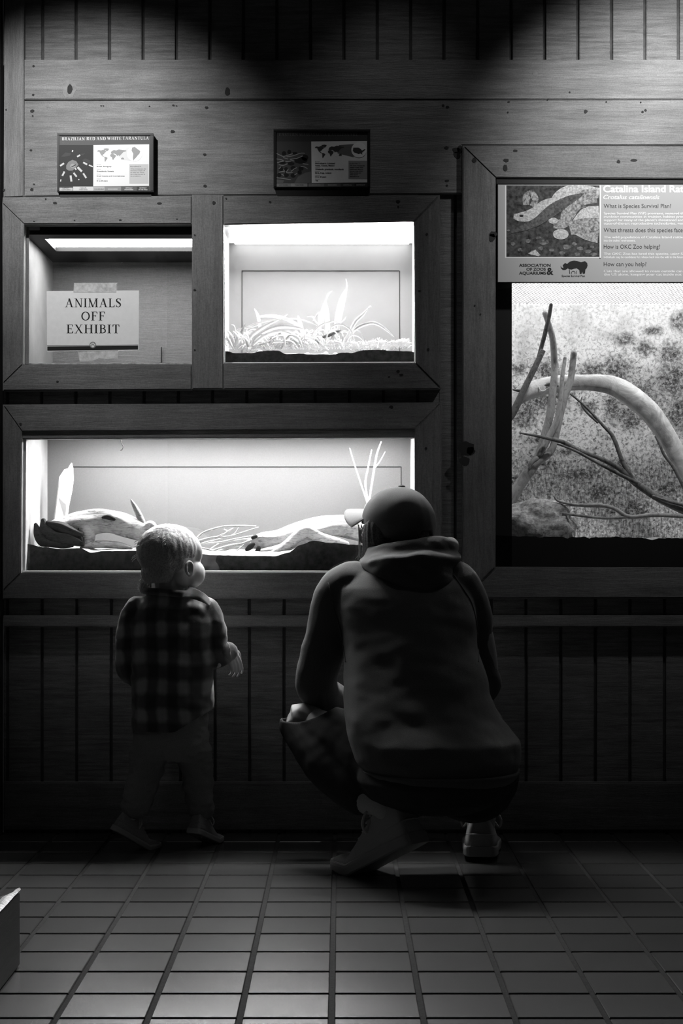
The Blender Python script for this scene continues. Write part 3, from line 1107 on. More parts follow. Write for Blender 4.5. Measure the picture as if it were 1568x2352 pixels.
# dry cut straw strewn over the soil: nobody could count it
bm = bmesh.new()
random.seed(21)
for k in range(1500):
    px = random.uniform(526, 941)
    yy = random.uniform(YG + 0.012, YG + 0.19)
    hb = 794 + 9 * noise.noise((px * 0.02, 0, 0)) - (yy - YG) * 60
    if random.random() < 0.5:
        hb += 7
    L = random.uniform(4, 17)
    a = random.gauss(0, 0.45) + (0.2 if px > 780 else 0)
    if random.random() < 0.15:
        a = random.uniform(-1.5, 1.5)
    c = P(px, hb, yy)
    d = Vector((math.cos(a), random.uniform(-0.4, 0.4), math.sin(a))) * L * sc(yy)
    n_ = Vector((-d.z, 0, d.x)).normalized() * random.uniform(0.6, 1.7) * sc(yy)
    q = [c - d * .5 - n_, c + d * .5 - n_ * .4, c + d * .5 + n_ * .4, c - d * .5 + n_]
    lo_ = min(v.z for v in q)
    bm.faces.new([bm.verts.new(v) for v in q])
tag(obj('straw_litter', bm, [LEAF]), 'pale dry straw litter strewn over the soil in the bright case', 'straw', kind='stuff')


# ------------------------------------------------------------------ driftwood
def drift_mat(name, lo, hi, sx=(30, 30, 130)):
    m, nt, b = nmat(name)
    vec = coords(nt, sx)
    f = noise_fac(nt, vec, 1.0, 6, 0.7, 1.2)
    g = noise_fac(nt, coords(nt), 14, 4, 0.6)
    c = ramp(nt, f, [(0.3, lo), (0.46, hi * 0.8), (0.6, hi)])
    c = mul(nt, c, ramp(nt, g, [(0.34, 0.5), (0.5, 1.0)]))
    nt.links.new(c, b.inputs['Base Color'])
    b.inputs['Roughness'].default_value = 0.8
    b.inputs['Specular IOR Level'].default_value = 0.15
    bump(nt, f, 0.5, 0.006, b)
    return m


DRIFT = drift_mat('driftwood', 0.03, 0.5)
BARK = drift_mat('dark_bark', 0.004, 0.03, (60, 60, 160))


def limb(bm, pts, y, seg=20, rough=0.18, fl=1.0, n=8, mi=0, dy=None):
    pp, rr = [], []
    for k, q in enumerate(pts):
        yy = y if len(q) < 4 else y + q[3]
        pp.append(P(q[0], q[1], yy))
        rr.append(q[2] * sc(yy))
    tube(bm, pp, rr, seg, n, fl, (0, 1, 0), mi=mi,
         wob=lambda c, a, k: 1 + rough * noise.noise((math.cos(a) * 2.2 + c.x * 6, math.sin(a) * 2.2, c.x * 5 + c.z * 5)) + rough * 0.5 * noise.noise((math.cos(a) * 7, math.sin(a) * 7, c.x * 14)))


yl = YG3 + 0.13
root = empty('driftwood_log', P(215, 1255, yl), 'thick arched driftwood log with dark broken end, behind the child', 'driftwood')
bm = bmesh.new()
limb(bm, [(120, 1222, 27), (150, 1216, 31), (185, 1206, 34), (220, 1196, 29), (255, 1197, 26), (290, 1208, 26), (325, 1222, 23), (365, 1240, 17), (400, 1256, 10)], yl, 28, 0.22)
limb(bm, [(195, 1215, 20), (205, 1232, 14), (200, 1252, 12)], yl - 0.02, 16, 0.2)
limb(bm, [(190, 1258, 7), (225, 1250, 9), (270, 1252, 8), (300, 1258, 4)], yl - 0.03, 16, 0.2)
limb(bm, [(335, 1215, 12), (345, 1208, 11), (352, 1216, 9)], yl - 0.01, 12, 0.5)
obj('wood', bm, DRIFT, root)
bm = bmesh.new()
for row in ([(82, 1205, 4), (90, 1228, 12), (105, 1245, 14), (140, 1250, 10), (165, 1252, 5)], [(100, 1196, 6), (106, 1215, 13), (125, 1232, 15), (160, 1236, 14), (188, 1246, 7)], [(112, 1202, 8), (140, 1210, 13), (165, 1220, 12), (186, 1226, 7)],
            [(182, 1215, 3), (186, 1236, 5), (190, 1252, 4)]):
    limb(bm, row, yl - 0.045, 18, 0.55)
obj('broken_bark', bm, BARK, root)
bm = bmesh.new()
limb(bm, [(236, 1188, 3), (248, 1187, 6), (262, 1192, 4)], yl - 0.042, 10, 0.3)
obj('knot_hole', bm, BARK, root)

yk = YG3 + 0.22
bm = bmesh.new()
prism(bm, [(118, 1225), (122, 1190), (128, 1140), (133, 1095), (145, 1077), (153, 1075), (160, 1062), (163, 1075), (164, 1100), (162, 1125), (155, 1160), (152, 1195), (152, 1225)], yk, yk + 0.02, 0.004)
for v in bm.verts:
    v.co.y += 0.012 * noise.noise(v.co * 22) + 0.10 * (v.co.z - 0.80)
tag(obj('cork_bark', bm, plain('pale_bark', 0.85, 0.7, 0.2, nz=40, var=0.08)), 'tall pale slab of bark standing upright behind the arched log', 'bark')

bm = bmesh.new()
limb(bm, [(334, 1222, 8), (325, 1196, 8), (313, 1170, 6.5), (303, 1152, 3), (300, 1147, 1.0)], yl - 0.005, 14, 0.25)
limb(bm, [(312, 1172, 3), (306, 1168, 1)], yl - 0.005, 8, 0.1)
tag(obj('wood_stub', bm, drift_mat('stub_wood', 0.08, 0.35)), 'horn shaped wooden stub leaning on the arched log above the child', 'driftwood')

yr = YG3 + 0.09
root = empty('driftwood_root', P(700, 1262, yr), 'spreading gnarled driftwood root left of the cap brim', 'driftwood')
bm = bmesh.new()
limb(bm, [(566, 1250, 8), (600, 1242, 18), (640, 1238, 22, .01), (690, 1222, 24, .03), (735, 1212, 24, .05), (780, 1208, 24, .06), (830, 1220, 24, .06), (870, 1235, 20, .06)], yr + 0.05, 26, 0.3)
limb(bm, [(625, 1270, 6), (660, 1252, 12), (690, 1228, 13), (708, 1222, 12), (735, 1236, 13), (770, 1245, 11), (795, 1250, 7)], yr, 20, 0.25)
limb(bm, [(590, 1268, 5), (640, 1262, 11), (700, 1245, 14), (750, 1246, 10)], yr + 0.01, 18, 0.25)
obj('wood', bm, drift_mat('driftwood_pale', 0.06, 0.6, (50, 50, 190)), root)
for q in ([(566, 1262, 4), (575, 1255, 6), (583, 1250, 3)], [(590, 1268, 6), (594, 1258, 5)], [(655, 1266, 5), (664, 1262, 5)], [(580, 1235, 4), (588, 1232, 4)]):
    bm = bmesh.new()
    limb(bm, q, yr + 0.005, 10, 0.8)
    obj('rotten_knot', bm, BARK, root)

TW = drift_mat('pale_twig', 0.3, 0.7)
tw = [[(452, 1236, 2.6), (470, 1222, 2.4), (510, 1210, 2.2), (550, 1208, 2), (587, 1208, 1.2)], [(455, 1242, 2), (490, 1234, 2), (525, 1232, 1.8), (560, 1222, 1.6), (593, 1211, 1)], [(505, 1234, 1.6), (520, 1222, 1.4), (535, 1213, 1)],
      [(458, 1248, 2), (500, 1246, 2.2), (540, 1238, 2), (580, 1230, 1.2)], [(480, 1264, 2.2), (510, 1246, 2.2), (550, 1240, 1.8), (580, 1236, 1)], [(490, 1264, 2.4), (530, 1252, 2.2), (575, 1246, 1.4)], [(455, 1258, 2.2), (480, 1262, 2), (500, 1270, 1.6)],
      [(470, 1246, 1.8), (505, 1238, 1.8), (535, 1228, 1.4), (548, 1212, 1)], [(500, 1266, 2), (540, 1258, 2), (570, 1254, 1.2)], [(515, 1216, 1.2), (526, 1220, 1.2), (532, 1214, .8)], [(520, 1262, 1.8), (550, 1250, 1.6), (578, 1240, 1)],
      [(452, 1250, 2.2), (475, 1240, 2), (500, 1232, 1.6), (512, 1226, 1)], [(540, 1266, 1.4), (552, 1258, 1.2), (560, 1250, .8)]]
for k, q in enumerate(tw):
    bm = bmesh.new()
    limb(bm, q, yr + 0.02 + 0.012 * (k % 5), 8, 0.12, n=6)
    tag(obj('twig', bm, TW), 'thin pale twig in the loose heap on the sand between the driftwood pieces', 'twig', 'twigs heaped on the sand')
yt = YG3 + 0.25
for lab, qs in (('thin pale sprig leaning left, first of the sprigs above the cap', [[(842, 1150, 2), (830, 1115, 1.8), (815, 1070, 1.5), (803, 1030, 1)]]),
                ('short straight pale sprig standing between two longer sprigs above the cap', [[(845, 1152, 2.2), (839, 1110, 2.2), (845, 1075, 2), (853, 1034, 1.3)]]),
                ('forked pale sprig, rightmost of the sprigs above the cap', [[(848, 1150, 2.6), (854, 1110, 2.6), (861, 1065, 2.4), (866, 1040, 2), (875, 1015, 1.4)], [(860, 1075, 1.6), (872, 1060, 1.4), (884, 1038, .8)]])):
    bm = bmesh.new()
    for q in qs:
        q = [(q[0][0] + (q[0][0] - q[1][0]) * 2.6, 1250, q[0][2])] + q if q is qs[0] else q
        limb(bm, q, yt, 8, 0.15)
    tag(obj('sprig', bm, TW), lab, 'twig')

# ------------------------------------------------------------------ branches of the tall case
BR_PALE = drift_mat('peeled_branch', 0.6, 0.8, (20, 20, 20))
BR_MID = drift_mat('grey_branch', 0.2, 0.5, (60, 60, 30))
BR_DARK = drift_mat('dark_branch', 0.05, 0.22, (60, 60, 60))
y4 = YG4 + 0.12
root = empty('bent_branch', P(1500, 1250, y4 + .05), 'thick pale peeled branch arching across the tall case', 'branch')
bm = bmesh.new()
limb(bm, [(1145, 968, 15), (1168, 935, 16), (1195, 908, 19), (1235, 892, 20), (1285, 881, 19), (1340, 878, 18), (1400, 884, 21), (1440, 904, 24), (1490, 945, 24), (1530, 1000, 22), (1568, 1070, 20), (1610, 1150, 20), (1640, 1245, 20)], y4 + 0.05, 22, 0.08)
obj('wood', bm, BR_PALE, root)
for q, yy in (([(1248, 886, 2), (1262, 883, 5), (1280, 886, 3)], y4 + 0.028), ([(1455, 907, 2), (1465, 916, 3), (1478, 923, 2)], y4 + 0.026), ([(1498, 940, 2), (1508, 950, 3), (1512, 958, 2)], y4 + 0.026)):
    bm = bmesh.new()
    limb(bm, q, yy, 10, 0.5)
    obj('scar', bm, BR_DARK, root)
bm = bmesh.new()
limb(bm, [(1237, 888, 1.2), (1240, 896, 1.2), (1248, 898, 1.2), (1256, 893, 1.2), (1262, 890, 1.2)], y4 + 0.022, 6, 0.0)
obj('tie_wire', bm, M['white_bead'], root)

bm = bmesh.new()
limb(bm, [(1147, 1185, 15), (1165, 1160, 15), (1195, 1110, 13), (1222, 1072, 13), (1238, 1045, 10), (1250, 1000, 9), (1262, 955, 9), (1269, 900, 8.5), (1273, 850, 8), (1270, 790, 7.5), (1263, 755, 6.5), (1251, 720, 6)], y4, 18, 0.15)
limb(bm, [(1222, 1068, 10), (1250, 1050, 9), (1268, 1030, 8), (1276, 1000, 8), (1287, 950, 8), (1298, 905, 8.5), (1310, 870, 7.5), (1317, 812, 7)], y4 - 0.01, 16, 0.15)
limb(bm, [(1240, 1040, 8), (1262, 1000, 8), (1280, 960, 7), (1288, 905, 5.5), (1291, 865, 5), (1297, 823, 4)], y4 - 0.02, 14, 0.15)
limb(bm, [(1232, 1052, 5), (1222, 1062, 4), (1216, 1075, 2)], y4 - 0.02, 10, 0.4)
tag(obj('forked_branch', bm, BR_MID), 'grey forked branch rising from the lower left of the tall case', 'branch')
bm = bmesh.new()
limb(bm, [(1146, 985, 9), (1176, 950, 9), (1200, 900, 7.5), (1225, 850, 7), (1245, 808, 6.5), (1246, 806, 6.5)], y4 - 0.045, 14, 0.12)
limb(bm, [(1235, 825, 4.5), (1246, 785, 5), (1255, 750, 5), (1262, 718, 4.5), (1265, 700, 4)], y4 - 0.036, 12, 0.12)
limb(bm, [(1200, 897, 4), (1188, 897, 3), (1178, 895, 2)], y4 - 0.045, 8, 0.2)
tag(obj('leaning_branch', bm, BR_DARK), 'slim dark branch leaning to the right before the pale arch', 'branch')
bm = bmesh.new()
limb(bm, [(1620, 1195, 12), (1568, 1170, 11), (1510, 1143, 9), (1460, 1110, 8), (1420, 1075, 6), (1375, 1052, 5), (1330, 1035, 5), (1293, 1016, 5), (1240, 1003, 3.5), (1195, 995, 2)], y4 - 0.05, 12, 0.15)
limb(bm, [(1455, 1105, 7), (1430, 1062, 5), (1408, 1005, 4.5), (1385, 978, 3.5), (1345, 935, 3), (1310, 905, 2)], y4 - 0.05, 10, 0.15)
limb(bm, [(1460, 1108, 5), (1420, 1088, 4), (1370, 1062, 3.5), (1320, 1035, 3), (1280, 1020, 2)], y4 - 0.06, 10, 0.15)
limb(bm, [(1372, 970, 3), (1345, 945, 2.5), (1334, 925, 2), (1336, 912, 1)], y4 - 0.05, 8, 0.15)
limb(bm, [(1568, 1160, 4), (1530, 1150, 3), (1500, 1140, 3)], y4 - 0.07, 8, 0.15)
tag(obj('spreading_branch', bm, BR_DARK), 'dark twiggy branch spreading leftward from the right edge of the tall case', 'branch')
bm = bmesh.new()
limb(bm, [(1620, 1190, 5), (1568, 1186, 5), (1500, 1183, 5), (1445, 1187, 5), (1410, 1168, 4.5), (1375, 1160, 4), (1330, 1160, 3.5), (1285, 1152, 3), (1272, 1140, 2)], y4 - 0.07, 10, 0.15)
limb(bm, [(1445, 1187, 4), (1390, 1190, 3.5), (1320, 1183, 3), (1280, 1176, 2.5), (1252, 1163, 1.5)], y4 - 0.07, 10, 0.15)
limb(bm, [(1400, 1163, 3.5), (1350, 1162, 3), (1285, 1160, 1.5)], y4 - 0.06, 8, 0.15)
tag(obj('low_branch', bm, BR_MID), 'low horizontal twig with two arms above the rock in the tall case', 'branch')
bm = bmesh.new()
limb(bm, [(1590, 1160, 4), (1568, 1115, 4), (1545, 1072, 4), (1525, 1045, 3.5), (1514, 1020, 3), (1505, 1003, 2)], y4 - 0.02, 10, 0.15)
tag(obj('short_branch', bm, BR_DARK), 'short dark twig under the bend of the pale arch at the right edge', 'branch')

bm = bmesh.new()
t = bmesh.new()
bmesh.ops.create_icosphere(t, subdivisions=5, radius=1.0)
c = P(1235, 1212, y4 - 0.03)
for v in t.verts:
    d = v.co.normalized()
    k = 1 + 0.22 * noise.noise(d * 1.7) + 0.10 * noise.noise(d * 5) + 0.05 * noise.noise(d * 14) + 0.025 * noise.noise(d * 40)
    v.co = Vector((c.x + d.x * k * 0.115, c.y + d.y * k * 0.07, c.z + max(d.z, -0.5) * k * 0.078))
merge(bm, t)
tag(obj('rock', bm, ground_mat('rough_rock', 0.55, 90, 0.35), smooth=True), 'rough grey rock in the lower left corner of the tall case', 'rock')
# ------------------------------------------------------------------ printed signs
_cap = {}


def font_mesh(s, bold=0.0, shear=0.0):
    c = bpy.data.curves.new('t', 'FONT')
    c.body = s
    c.size = 1.0
    c.offset = bold
    c.shear = shear
    c.resolution_u = 3
    o = bpy.data.objects.new('t', c)
    COL.objects.link(o)
    dg = bpy.context.evaluated_depsgraph_get()
    me = bpy.data.meshes.new_from_object(o.evaluated_get(dg))
    bpy.data.objects.remove(o)
    return me


_h = font_mesh('H')
CAPH = max(v.co.y for v in _h.vertices)


class Flat:
    """ink printed on a flat face: every colour is a slot, every layer a hair prouder"""

    def __init__(self, y):
        self.y = y
        self.bm = bmesh.new()
        self.mats = []

    def slot(self, m):
        if m not in self.mats:
            self.mats.append(m)
        return self.mats.index(m)

    def poly(self, pts, m, layer=1):
        mi = self.slot(m)
        y = self.y - 0.00018 * layer
        area = sum(a[0] * b[1] - b[0] * a[1] for a, b in zip(pts, pts[1:] + pts[:1]))
        vs = [self.bm.verts.new(P(a, b, y)) for a, b in (pts if area < 0 else pts[::-1])]
        f = self.bm.faces.new(vs)
        f.material_index = mi

    def rect(self, x0, x1, y0, y1, m, layer=1):
        self.poly([(x0, y0), (x1, y0), (x1, y1), (x0, y1)], m, layer)

    def ellipse(self, cx, cy, rx, ry, m, layer=1, n=28):
        self.poly([(cx + rx * math.cos(2 * math.pi * k / n), cy + ry * math.sin(2 * math.pi * k / n)) for k in range(n)], m, layer)

    def stroke(self, pts, w, m, layer=1, n=6):
        d = [tuple(map(float, q)) + ((w,) if len(q) < 3 else ()) for q in pts]
        d = crom(d, n) if len(d) > 2 else d
        L, R = [], []
        for i, (x, y, ww) in enumerate(d):
            a, b = d[max(i - 1, 0)], d[min(i + 1, len(d) - 1)]
            dx, dy = b[0] - a[0], b[1] - a[1]
            l = math.hypot(dx, dy) or 1
            L.append((x - dy / l * ww / 2, y + dx / l * ww / 2))
            R.append((x + dy / l * ww / 2, y - dx / l * ww / 2))
        for i in range(len(d) - 1):
            self.poly([L[i], L[i + 1], R[i + 1], R[i]], m, layer)

    def text(self, s, x0, base, cap, m, x1=None, layer=3, bold=0.0, shear=0.0, right=False):
        me = font_mesh(s, bold, shear)
        mi = self.slot(m)
        y = self.y - 0.00018 * layer
        k = cap / CAPH
        xs = [v.co.x for v in me.vertices]
        lo, hi = min(xs), max(xs)
        kx = k if x1 is None else (x1 - x0) / (hi - lo)
        off = x0 - lo * kx
        vs = [self.bm.verts.new(P(off + v.co.x * kx, base - v.co.y * k, y)) for v in me.vertices]
        for p in me.polygons:
            try:
                f = self.bm.faces.new([vs[i] for i in p.vertices])
            except ValueError:
                continue
            f.material_index = mi
        bpy.data.meshes.remove(me)

    def serif(self, s, x0, x1, base, cap, m, layer=3, weight=1.0):
        """roman capitals with thick and thin strokes"""
        adv = []
        x = 0
        for ch in s:
            w, st = GL.get(ch, (0.35, []))
            adv.append((x, st))
            x += w + (0.10 if ch != ' ' else 0)
        k = (x1 - x0) / (x - 0.10)
        for ox, st in adv:
            for q in st:
                if q[0] == 'p':
                    self.poly([(x0 + (ox + a) * k, base - b * cap) for a, b in q[1]], m, layer)
                else:
                    n = len(q[1])
                    self.stroke([(x0 + (ox + a) * k, base - b * cap, (c * weight) * cap) for a, b, c in q[1]], 1, m, layer, 5)

    def done(self, name, parent=None):
        self.bm.normal_update()
        for f in self.bm.faces:
            if f.normal.y > 0:
                f.normal_flip()
        return obj(name, self.bm, self.mats, parent)


# roman capitals, drawn as stems, hairlines, bowls and serifs on a unit height
TK, TN, SF = 0.15, 0.06, 0.045


def _v(x, w, y0=0.0, y1=1.0, s=0.09, top=True, bot=True):
    r = [('p', [(x - w / 2, y0), (x + w / 2, y0), (x + w / 2, y1), (x - w / 2, y1)])]
    if bot:
        r.append(('p', [(x - w / 2 - s, y0), (x + w / 2 + s, y0), (x + w / 2 + s, y0 + SF), (x - w / 2 - s, y0 + SF)]))
    if top:
        r.append(('p', [(x - w / 2 - s, y1 - SF), (x + w / 2 + s, y1 - SF), (x + w / 2 + s, y1), (x - w / 2 - s, y1)]))
    return r


def _hb(x0, x1, y, t=TN):
    return [('p', [(x0, y - t / 2), (x1, y - t / 2), (x1, y + t / 2), (x0, y + t / 2)])]


def _d(a, b, w):
    return [('p', [(a[0] - w / 2, a[1]), (a[0] + w / 2, a[1]), (b[0] + w / 2, b[1]), (b[0] - w / 2, b[1])])]


def _fs(x, s=0.1, y=0.0):
    return [('p', [(x - s, y), (x + s, y), (x + s, y + SF), (x - s, y + SF)])]


def _tip(x, y, dy, w=0.05):
    return [('p', [(x - w / 2, y), (x + w / 2, y), (x + w / 2, y + dy), (x - w / 2, y + dy)])]


GL = {
    'A': (0.86, _d((0.12, 0), (0.42, 1), 0.065) + _d((0.70, 0), (0.42, 1), 0.16) + _hb(0.2, 0.62, 0.34) + _fs(0.12, 0.13) + _fs(0.72, 0.15)),
    'N': (0.86, _v(0.16, 0.065, s=0.11, top=False) + _v(0.72, 0.065, s=0.11, bot=False) + _d((0.70, 0), (0.16, 1), 0.15) + _fs(0.10, 0.1, 1 - SF)),
    'I': (0.36, _v(0.18, TK, s=0.10)),
    'M': (1.06, _v(0.16, 0.065, s=0.11) + _v(0.88, TK, s=0.09) + _d((0.50, 0), (0.16, 1), 0.15) + _d((0.50, 0), (0.86, 1), 0.065)),
    'L': (0.66, _v(0.18, TK, s=0.09) + _hb(0.18, 0.62, 0.03) + [('p', [(0.50, 0.0), (0.62, 0.0), (0.65, 0.26), (0.60, 0.26)])]),
    'S': (0.56, [('s', [(0.49, 0.80, 0.05), (0.42, 0.93, 0.07), (0.27, 0.97, 0.06), (0.11, 0.88, 0.12), (0.11, 0.70, 0.16), (0.28, 0.54, 0.19), (0.45, 0.38, 0.17), (0.47, 0.18, 0.13), (0.32, 0.03, 0.06), (0.14, 0.06, 0.06), (0.05, 0.24, 0.05)])]
          + _tip(0.49, 0.74, 0.26) + _tip(0.06, 0.0, 0.28)),
    'O': (0.84, [('s', [(0.42 + 0.345 * math.sin(a), 0.5 + 0.47 * math.cos(a), 0.06 + 0.10 * abs(math.sin(a))) for a in [2 * math.pi * k / 16 for k in range(17)]])]),
    'F': (0.64, _v(0.18, TK, s=0.09) + _hb(0.18, 0.60, 0.97) + _hb(0.18, 0.46, 0.52) + [('p', [(0.50, 1.0), (0.60, 1.0), (0.63, 0.74), (0.58, 0.74)])] + _tip(0.46, 0.41, 0.22)),
    'E': (0.68, _v(0.18, TK, s=0.09) + _hb(0.18, 0.60, 0.97) + _hb(0.18, 0.46, 0.52) + _hb(0.18, 0.62, 0.03) + [('p', [(0.50, 1.0), (0.60, 1.0), (0.63, 0.76), (0.58, 0.76)]), ('p', [(0.50, 0.0), (0.62, 0.0), (0.66, 0.26), (0.61, 0.26)])] + _tip(0.46, 0.41, 0.22)),
    'X': (0.82, _d((0.68, 0), (0.14, 1), 0.16) + _d((0.12, 0), (0.66, 1), 0.065) + _fs(0.12, 0.12) + _fs(0.69, 0.13) + _fs(0.14, 0.14, 1 - SF) + _fs(0.66, 0.12, 1 - SF)),
    'H': (0.88, _v(0.18, TK, s=0.09) + _v(0.70, TK, s=0.09) + _hb(0.18, 0.7, 0.51)),
    'B': (0.70, _v(0.18, TK, s=0.09) + [('s', [(0.2, 0.97, 0.06), (0.38, 0.96, 0.07), (0.53, 0.86, 0.12), (0.53, 0.68, 0.14), (0.40, 0.55, 0.08), (0.2, 0.53, 0.06)]), ('s', [(0.2, 0.53, 0.06), (0.40, 0.53, 0.07), (0.58, 0.40, 0.13), (0.58, 0.18, 0.14), (0.42, 0.05, 0.08), (0.2, 0.03, 0.06)])]),
    'R': (0.80, _v(0.18, TK, s=0.09) + [('s', [(0.2, 0.97, 0.06), (0.40, 0.96, 0.07), (0.56, 0.85, 0.13), (0.56, 0.66, 0.14), (0.40, 0.51, 0.08), (0.2, 0.49, 0.06)])] + _d((0.68, 0), (0.38, 0.52), 0.15) + _fs(0.70, 0.1)),
    'Z': (0.70, _hb(0.08, 0.62, 0.97) + _hb(0.06, 0.64, 0.03) + _d((0.14, 0.03), (0.56, 0.97), 0.15) + [('p', [(0.08, 1.0), (0.18, 1.0), (0.11, 0.76), (0.06, 0.76)]), ('p', [(0.54, 0.0), (0.64, 0.0), (0.68, 0.26), (0.63, 0.26)])]),
    'D': (0.84, _v(0.18, TK, s=0.09) + [('s', [(0.2, 0.97, 0.06), (0.42, 0.96, 0.07), (0.66, 0.80, 0.13), (0.71, 0.5, 0.16), (0.66, 0.20, 0.13), (0.42, 0.04, 0.07), (0.2, 0.03, 0.06)])]),
    'W': (1.16, _d((0.36, 0), (0.12, 1), 0.15) + _d((0.36, 0), (0.58, 1), 0.065) + _d((0.80, 0), (0.56, 1), 0.15) + _d((0.80, 0), (1.02, 1), 0.065) + _fs(0.13, 0.13, 1 - SF) + _fs(0.56, 0.12, 1 - SF) + _fs(1.03, 0.11, 1 - SF)),
    'T': (0.74, _v(0.37, TK, s=0.10, top=False) + _hb(0.05, 0.69, 0.97) + [('p', [(0.05, 1.0), (0.15, 1.0), (0.09, 0.74), (0.04, 0.74)]), ('p', [(0.59, 1.0), (0.69, 1.0), (0.70, 0.74), (0.65, 0.74)])]),
    'U': (0.84, _v(0.18, TK, 0.3, 1.0, s=0.09, bot=False) + _v(0.70, 0.065, 0.3, 1.0, s=0.11, bot=False) + [('s', [(0.18, 0.34, 0.15), (0.22, 0.12, 0.13), (0.42, 0.03, 0.08), (0.63, 0.10, 0.06), (0.70, 0.34, 0.065)])]),
    'G': (0.84, [('s', [(0.68, 0.76, 0.05), (0.58, 0.92, 0.07), (0.42, 0.97, 0.06), (0.18, 0.84, 0.12), (0.11, 0.5, 0.16), (0.18, 0.16, 0.12), (0.42, 0.03, 0.06), (0.66, 0.12, 0.06)])] + _v(0.68, 0.14, 0.06, 0.42, s=0.08, bot=False) + _tip(0.69, 0.70, 0.30)),
    'K': (0.84, _v(0.18, TK, s=0.09) + _d((0.24, 0.40), (0.66, 1), 0.065) + _d((0.70, 0), (0.38, 0.60), 0.15) + _fs(0.70, 0.11) + _fs(0.64, 0.12, 1 - SF)),
}


def ink(name, v):
    return plain(name, v, 0.6, 0.25)


INK = ink('ink_black', 0.015)
G1, G2, G3, G4, G5 = ink('ink_dark_grey', 0.05), ink('ink_mid_grey', 0.14), ink('ink_grey', 0.30), ink('ink_pale_grey', 0.5), ink('ink_white', 0.80)

# --- the taped notice on the first case
yn = -0.0
e = empty('paper_notice', P(213, 806, yn), 'white paper notice reading animals off exhibit taped to glass', 'notice')
YN = YG - 0.0065
bm = bmesh.new()
prism(bm, [(107, 668.5), (319, 667), (318, 804), (108, 807)], YN, YN + 0.0008)
obj('sheet', bm, M['paper'], e)
fl = Flat(YN)
fl.serif('ANIMALS', 149.5, 278, 705.5, 20, INK, 1, 1.0)
fl.serif('OFF', 186.5, 241.5, 736, 20, INK, 1, 1.0)
fl.serif('EXHIBIT', 152.5, 275, 765.5, 20, INK, 1, 1.0)
fl.poly([(108, 793.5), (317, 791.5), (317, 793), (108, 795)], G2, 1)
fl.poly([(108.5, 795.8), (317, 794), (317, 803), (108.5, 805.5)], INK, 1)
fl.ellipse(213, 792.5, 7.5, 7.5, G2, 2)
fl.ellipse(213, 792.5, 6.4, 6.4, G3, 3)
for q in ((213, 795.3, 3.2, 2.4), (208.6, 791.8, 1.3, 1.7), (211.4, 788.8, 1.3, 1.8), (214.8, 788.8, 1.3, 1.8), (217.4, 791.8, 1.3, 1.7)):
    fl.ellipse(*q, G5, 4, 12)
fl.done('lettering', e)
bm = bmesh.new()
prism(bm, [(170, 650), (270, 649.5), (267, 653), (267, 671), (168.5, 671)], YN - 0.0006, YN - 0.0001)
obj('tape', bm, M['tape'], e)
bm = bmesh.new()
prism(bm, [(178, 802), (271, 802), (270, 823), (247, 824), (227, 822), (213, 828), (183, 830)], YN + 0.001, YN + 0.0016)
obj('tape', bm, M['tape'], e)

# --- world map pieces (relative to a 78 x 32 pixel map)
WORLD = [
    [(0, 10), (3, 8), (9, 9), (14, 7), (18, 8), (21, 12), (17, 15), (16, 18), (13, 20), (12, 22), (14, 24), (17, 26), (13, 25), (9, 21), (7, 17), (5, 12), (1, 12)],
    [(15, 4), (22, 3), (27, 4), (26, 8), (22, 11), (19, 8), (16, 7)],
    [(16, 26), (20, 26), (24, 29), (22, 33), (20, 36), (18, 40), (17, 36), (17, 30)],
    [(30, 20), (34, 18), (38, 19), (43, 22), (42, 26), (39, 30), (37, 34), (35, 33), (34, 27), (30, 24)],
    [(31, 16), (33, 11), (38, 8), (44, 9), (50, 6), (58, 8), (67, 9), (66, 11), (60, 13), (57, 17), (54, 21), (51, 24), (49, 21), (46, 24), (44, 20), (40, 17), (34, 18)],
    [(55, 30), (58, 28), (61, 29), (62, 33), (58, 33), (55, 33)],
]


def placard(label, x0, x1, y0, y1, under, face, yfr, hd):
    """shallow black box with a printed face: (x0..x1,y0..y1) is its front"""
    e = empty('placard', P((x0 + x1) / 2, y1, YB), label, 'sign', 'placards above the small cases')
    bm = bmesh.new()
    a, b = P(x0, y1, yfr), P(x1, y0, yfr)
    box(bm, a.x, b.x, yfr + 0.004, YB - 0.0005, a.z, b.z)
    bevel(bm, 0.0015)
    obj('backing_box', bm, M['plastic'], e)
    bm = bmesh.new()
    prism(bm, [(x0 + 2, y1 - 1), (x1 - 2, y1 - 1), (x1 - 5, under), (x0 + 8, under)], yfr + 0.008, YF - 0.0006 if yfr + 0.008 < YF - 0.001 else yfr + 0.012, 0.002)
    obj('lower_lip', bm, M['plastic'], e)
    fx0, fx1, fy0, fy1 = face
    bm = bmesh.new()
    for q in (rect(x0, x1, y0, fy0), rect(x0, x1, fy1, y1), rect(x0, fx0, fy0, fy1), rect(fx1, x1, fy0, fy1)):
        prism(bm, q, yfr, yfr + 0.006, 0.0012)
    obj('rim', bm, M['plastic'], e)
    bm = bmesh.new()
    prism(bm, rect(fx0, fx1, fy0, fy1), yfr + 0.003, yfr + 0.0045)
    obj('face_panel', bm, hd, e)
    return e, Flat(yfr + 0.003)


